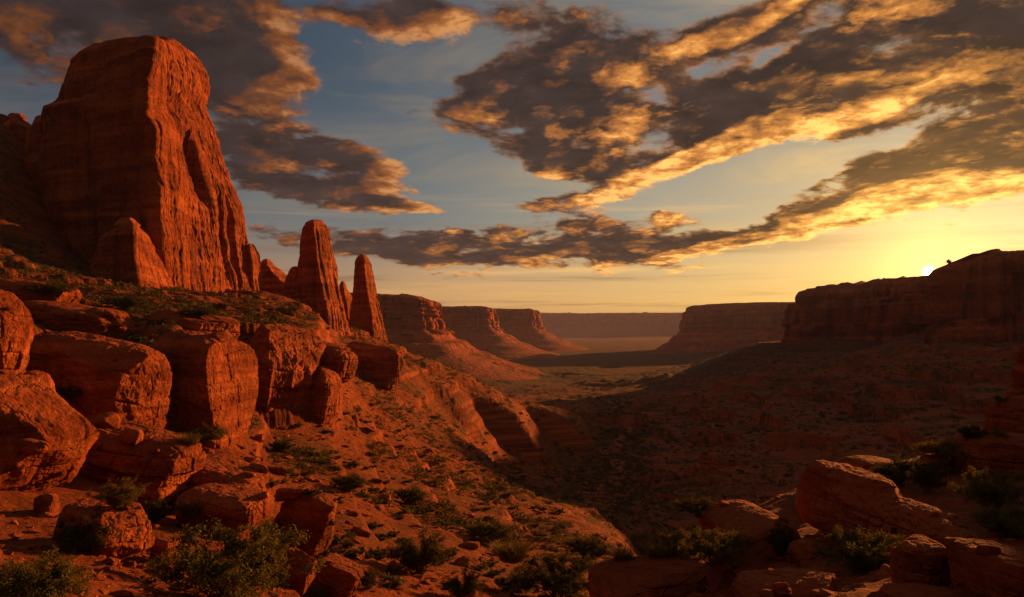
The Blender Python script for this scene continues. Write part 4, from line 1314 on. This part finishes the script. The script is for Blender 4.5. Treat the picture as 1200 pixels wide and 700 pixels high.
    for label, group, n, pick in zones:
        done = 0
        while done < n and tries < 4000:
            tries += 1
            px, py = pick()
            loc = surface(px, py, 0.55)
            if loc is None or loc.y < 26 or loc.y > 900:
                continue
            x, d = loc.x, loc.y
            o = bpy.data.objects.new('scrub_bush', small[cnt % 5])
            COL.objects.link(o)
            s = rg.uniform(0.45, 1.05) * (0.55 + min(d, 400) / 260)
            o.location = (x, d, loc.z - 0.06)
            o.rotation_euler = (0, 0, rg.uniform(0, 6.28))
            o.scale = (s * rg.uniform(0.8, 1.3), s, s * rg.uniform(0.6, 0.95))
            tag(o, 'small dark ' + label, 'bush', group)
            cnt += 1
            done += 1
    # ground cover too many to count: low tufts over slopes and valley
    n = 24000
    th = np.radians(rg.uniform(-34, 34, n * 3))
    r = np.exp(rg.uniform(math.log(55), math.log(900), n * 3))
    x, y = r * np.sin(th), r * np.cos(th)
    dens = fbm(x, y, 0 * x, 1 / 25., 3) + 0.5 * fbm(x, y, 5 + 0 * x, 1 / 160., 2)
    k = np.nonzero(dens > -0.06)[0][:n]
    x, y, r = x[k], y[k], r[k]
    wl = np.array([(9, 105), (13, 135), (23, 190), (29, 240), (43, 290), (40, 340), (64, 420), (56, 520), (92, 640), (86, 800)], float)
    tq = rg.uniform(0, len(wl) - 1.001, 3200)
    iq = tq.astype(int); fq = (tq - iq)[:, None]
    q = wl[iq] * (1 - fq) + wl[iq + 1] * fq + rg.normal(0, 1, (3200, 2)) * np.array([9.0, 6.0])
    x, y = np.append(x, q[:, 0]), np.append(y, q[:, 1])
    r = np.hypot(x, y)
    z = gz(x, y)
    # keep off the steep steps
    gx = (gz(x + 0.8, y) - gz(x - 0.8, y)) / 1.6; gy = (gz(x, y + 0.8) - gz(x, y - 0.8)) / 1.6
    keep = np.hypot(gx, gy) < 0.75
    x, y, z, r = x[keep], y[keep], z[keep], r[keep]
    n = len(x)
    nl = 34
    size = np.clip(rg.lognormal(-1.0, 0.5, n), 0.12, 1.1) * np.clip(0.55 + r / 260, 0.6, 2.4)
    off = rg.normal(0, 1, (n, nl, 3)); off /= np.linalg.norm(off, axis=2)[..., None]
    off *= rg.uniform(0.3, 1.0, (n, nl, 1))
    off[..., 2] = np.abs(off[..., 2]) * 0.75
    c = np.stack([x, y, z], 1)[:, None] + off * size[:, None, None]
    a = rg.normal(0, 1, (n, nl, 3)); a[..., 2] += 0.7; a /= np.linalg.norm(a, axis=2)[..., None]
    b = np.cross(a, rg.normal(0, 1, (n, nl, 3))); b /= np.linalg.norm(b, axis=2)[..., None]
    L = size[:, None, None] * rg.uniform(0.13, 0.28, (n, nl, 1))
    v = np.stack([c - a * L, c + b * L * 0.5, c + a * L, c - b * L * 0.5], 2).reshape(-1, 3)
    f = np.arange(len(v)).reshape(-1, 4)
    o = link('ground_scrub', mesh_from('ground_scrub', v, f, False), M_LEAF[1])
    tag(o, 'low dry scrub scattered over the slopes and valley floor', 'scrub', kind='stuff')

    # grass clumps near the boulders
    gm = [grass_mesh(300 + k) for k in range(3)]
    for m_ in gm:
        m_.materials.append(M_LEAF[2])
    for (px, py, hp, lab) in ((225, 600, 20, 'dry grass tuft below the layered ledge'), (152, 590, 26, 'dry yellow grass tuft against the layered ledge'),
                              (772, 652, 20, 'dry yellow grass tuft behind the broad low boulder'), (730, 655, 18, 'thin grass tuft left above the broad low boulder'),
                              (865, 640, 20, 'grass tuft on the rubbly slab'), (1120, 530, 22, 'grass tuft at the foot of the shoulder rock'),
                              (375, 700, 16, 'grass tuft beside the wedge slab'), (222, 520, 16, 'grass tuft at the foot of the blocky ledge')):
        loc = surface(px, py) or Vector((0, 30, -9))
        x, d = loc.x, loc.y
        o = link('grass_tuft', random.choice(gm), None)
        s = hp / F * d / 0.9
        o.location = (x, d, loc.z - 0.02)
        o.scale = (s * 1.4, s * 1.4, s)
        tag(o, lab, 'grass tuft', 'dry grass tufts')


build_plants()


def build_stones():
    bpy.context.view_layer.update()
    rg = np.random.default_rng(5)
    meshes = []
    for k in range(6):
        v, f = rock_shape(500 + k, 14, (0.5, 0.42, 0.3), e=4, chops=10, chop=(0.6, 0.95))
        me = mesh_from('stone', v, f)
        me.materials.append(M_ROCK)
        meshes.append(me)
    zones = [('loose red stone lying on the bare ground below the massive boulder', 'stones on the near left ground', 40, lambda: (rg.uniform(0, 330), rg.uniform(590, 700)), 0.12, 0.34),
             ('loose red stone lying on the open lit slope', 'stones on the lit slope', 140, lambda: (rg.uniform(300, 640), rg.uniform(470, 700)), 0.25, 1.2),
             ('loose stone lying among the right foreground ledges', 'stones on the right outcrop', 40, lambda: (rg.uniform(830, 1190), rg.uniform(570, 700)), 0.12, 0.4),
             ('loose stone lying along the upper left slope', 'stones on the upper left slope', 50, lambda: (rg.uniform(0, 330), rg.uniform(350, 560)), 0.3, 1.3)]
    c = 0
    for lab, grp, n, pick, s0, s1 in zones:
        for _ in range(n):
            px, py = pick()
            loc = surface(px, py, 0.5)
            if loc is None or loc.y > 420:
                continue
            x, d = loc.x, loc.y
            s = s0 + (s1 - s0) * rg.uniform() ** 2.2
            o = bpy.data.objects.new('stone', meshes[c % 6])
            COL.objects.link(o)
            o.location = (x, d, loc.z + 0.06 * s)
            o.rotation_euler = (rg.uniform(-.3, .3), rg.uniform(-.3, .3), rg.uniform(0, 6.28))
            o.scale = (s * rg.uniform(.8, 1.5), s, s * rg.uniform(.7, 1.1))
            tag(o, lab, 'stone', grp)
            c += 1
    # rubble too fine to count
    n = 15000
    th = np.radians(np.concatenate([rg.uniform(-35, 8, n), rg.uniform(8, 35, n // 4)]))
    r = np.exp(rg.uniform(math.log(9), math.log(330), len(th)))
    x, y = r * np.sin(th), r * np.cos(th)
    dens = fbm(x, y, 0 * x + 2, 1 / 14., 3)
    k = dens > -0.08
    x, y, r = x[k], y[k], r[k]
    n = len(x)
    sz = np.clip(rg.lognormal(-2.6, 0.55, n), 0.03, 0.4) * np.clip(0.6 + r / 55, 0.7, 3.4)
    oct_ = np.array([[1, 0, 0], [0, 1, 0], [-1, 0, 0], [0, -1, 0], [.55, .5, .62], [-.5, .58, .55], [-.55, -.5, .66], [.5, -.55, .58]], float)
    v = oct_[None] * rg.uniform(0.6, 1.3, (n, 8, 1)) * np.stack([sz * rg.uniform(.8, 1.6, n), sz, sz * rg.uniform(.5, 1.0, n)], 1)[:, None]
    a = rg.uniform(0, 6.28, n)
    ca, sa = np.cos(a)[:, None], np.sin(a)[:, None]
    v = np.stack([v[..., 0] * ca - v[..., 1] * sa, v[..., 0] * sa + v[..., 1] * ca, v[..., 2]], -1)
    v += np.stack([x, y, gz(x, y) - 0.03], 1)[:, None]
    f0 = np.array([[0, 1, 5, 4], [1, 2, 6, 5], [2, 3, 7, 6], [3, 0, 4, 7], [4, 5, 6, 7]])
    f = (np.arange(n)[:, None, None] * 8 + f0[None]).reshape(-1, 4)
    o = link('rubble', mesh_from('rubble', v.reshape(-1, 3), f, False), M_ROCK)
    tag(o, 'fine red rubble strewn over the slopes', 'rubble', kind='stuff')


build_stones()


# ------------------------------------------------------------------ the air
def build_haze():
    x0, x1, y0, y1, z0, z1 = -60500, 60500, -60500, 60500, -130, 215
    v = np.array([[x, y, z] for z in (z0, z1) for y in (y0, y1) for x in (x0, x1)], float)
    f = np.array([[0, 2, 3, 1], [4, 5, 7, 6], [0, 1, 5, 4], [2, 6, 7, 3], [0, 4, 6, 2], [1, 3, 7, 5]])
    m = bpy.data.materials.new('haze_air')
    m.use_nodes = True
    N = NT(m.node_tree)
    vol = N.new('ShaderNodeVolumePrincipled')
    vol.inputs['Color'].default_value = (0.52, 0.60, 1.0, 1)
    vol.inputs['Density'].default_value = 4.8e-5
    vol.inputs['Anisotropy'].default_value = 0.0
    out = N.new('ShaderNodeOutputMaterial')
    N.t.links.new(vol.outputs[0], out.inputs['Volume'])
    o = link('haze', mesh_from('haze', v, f, False), m)
    tag(o, kind='stuff', label='thin evening haze filling the canyon air', cat='haze')


build_haze()
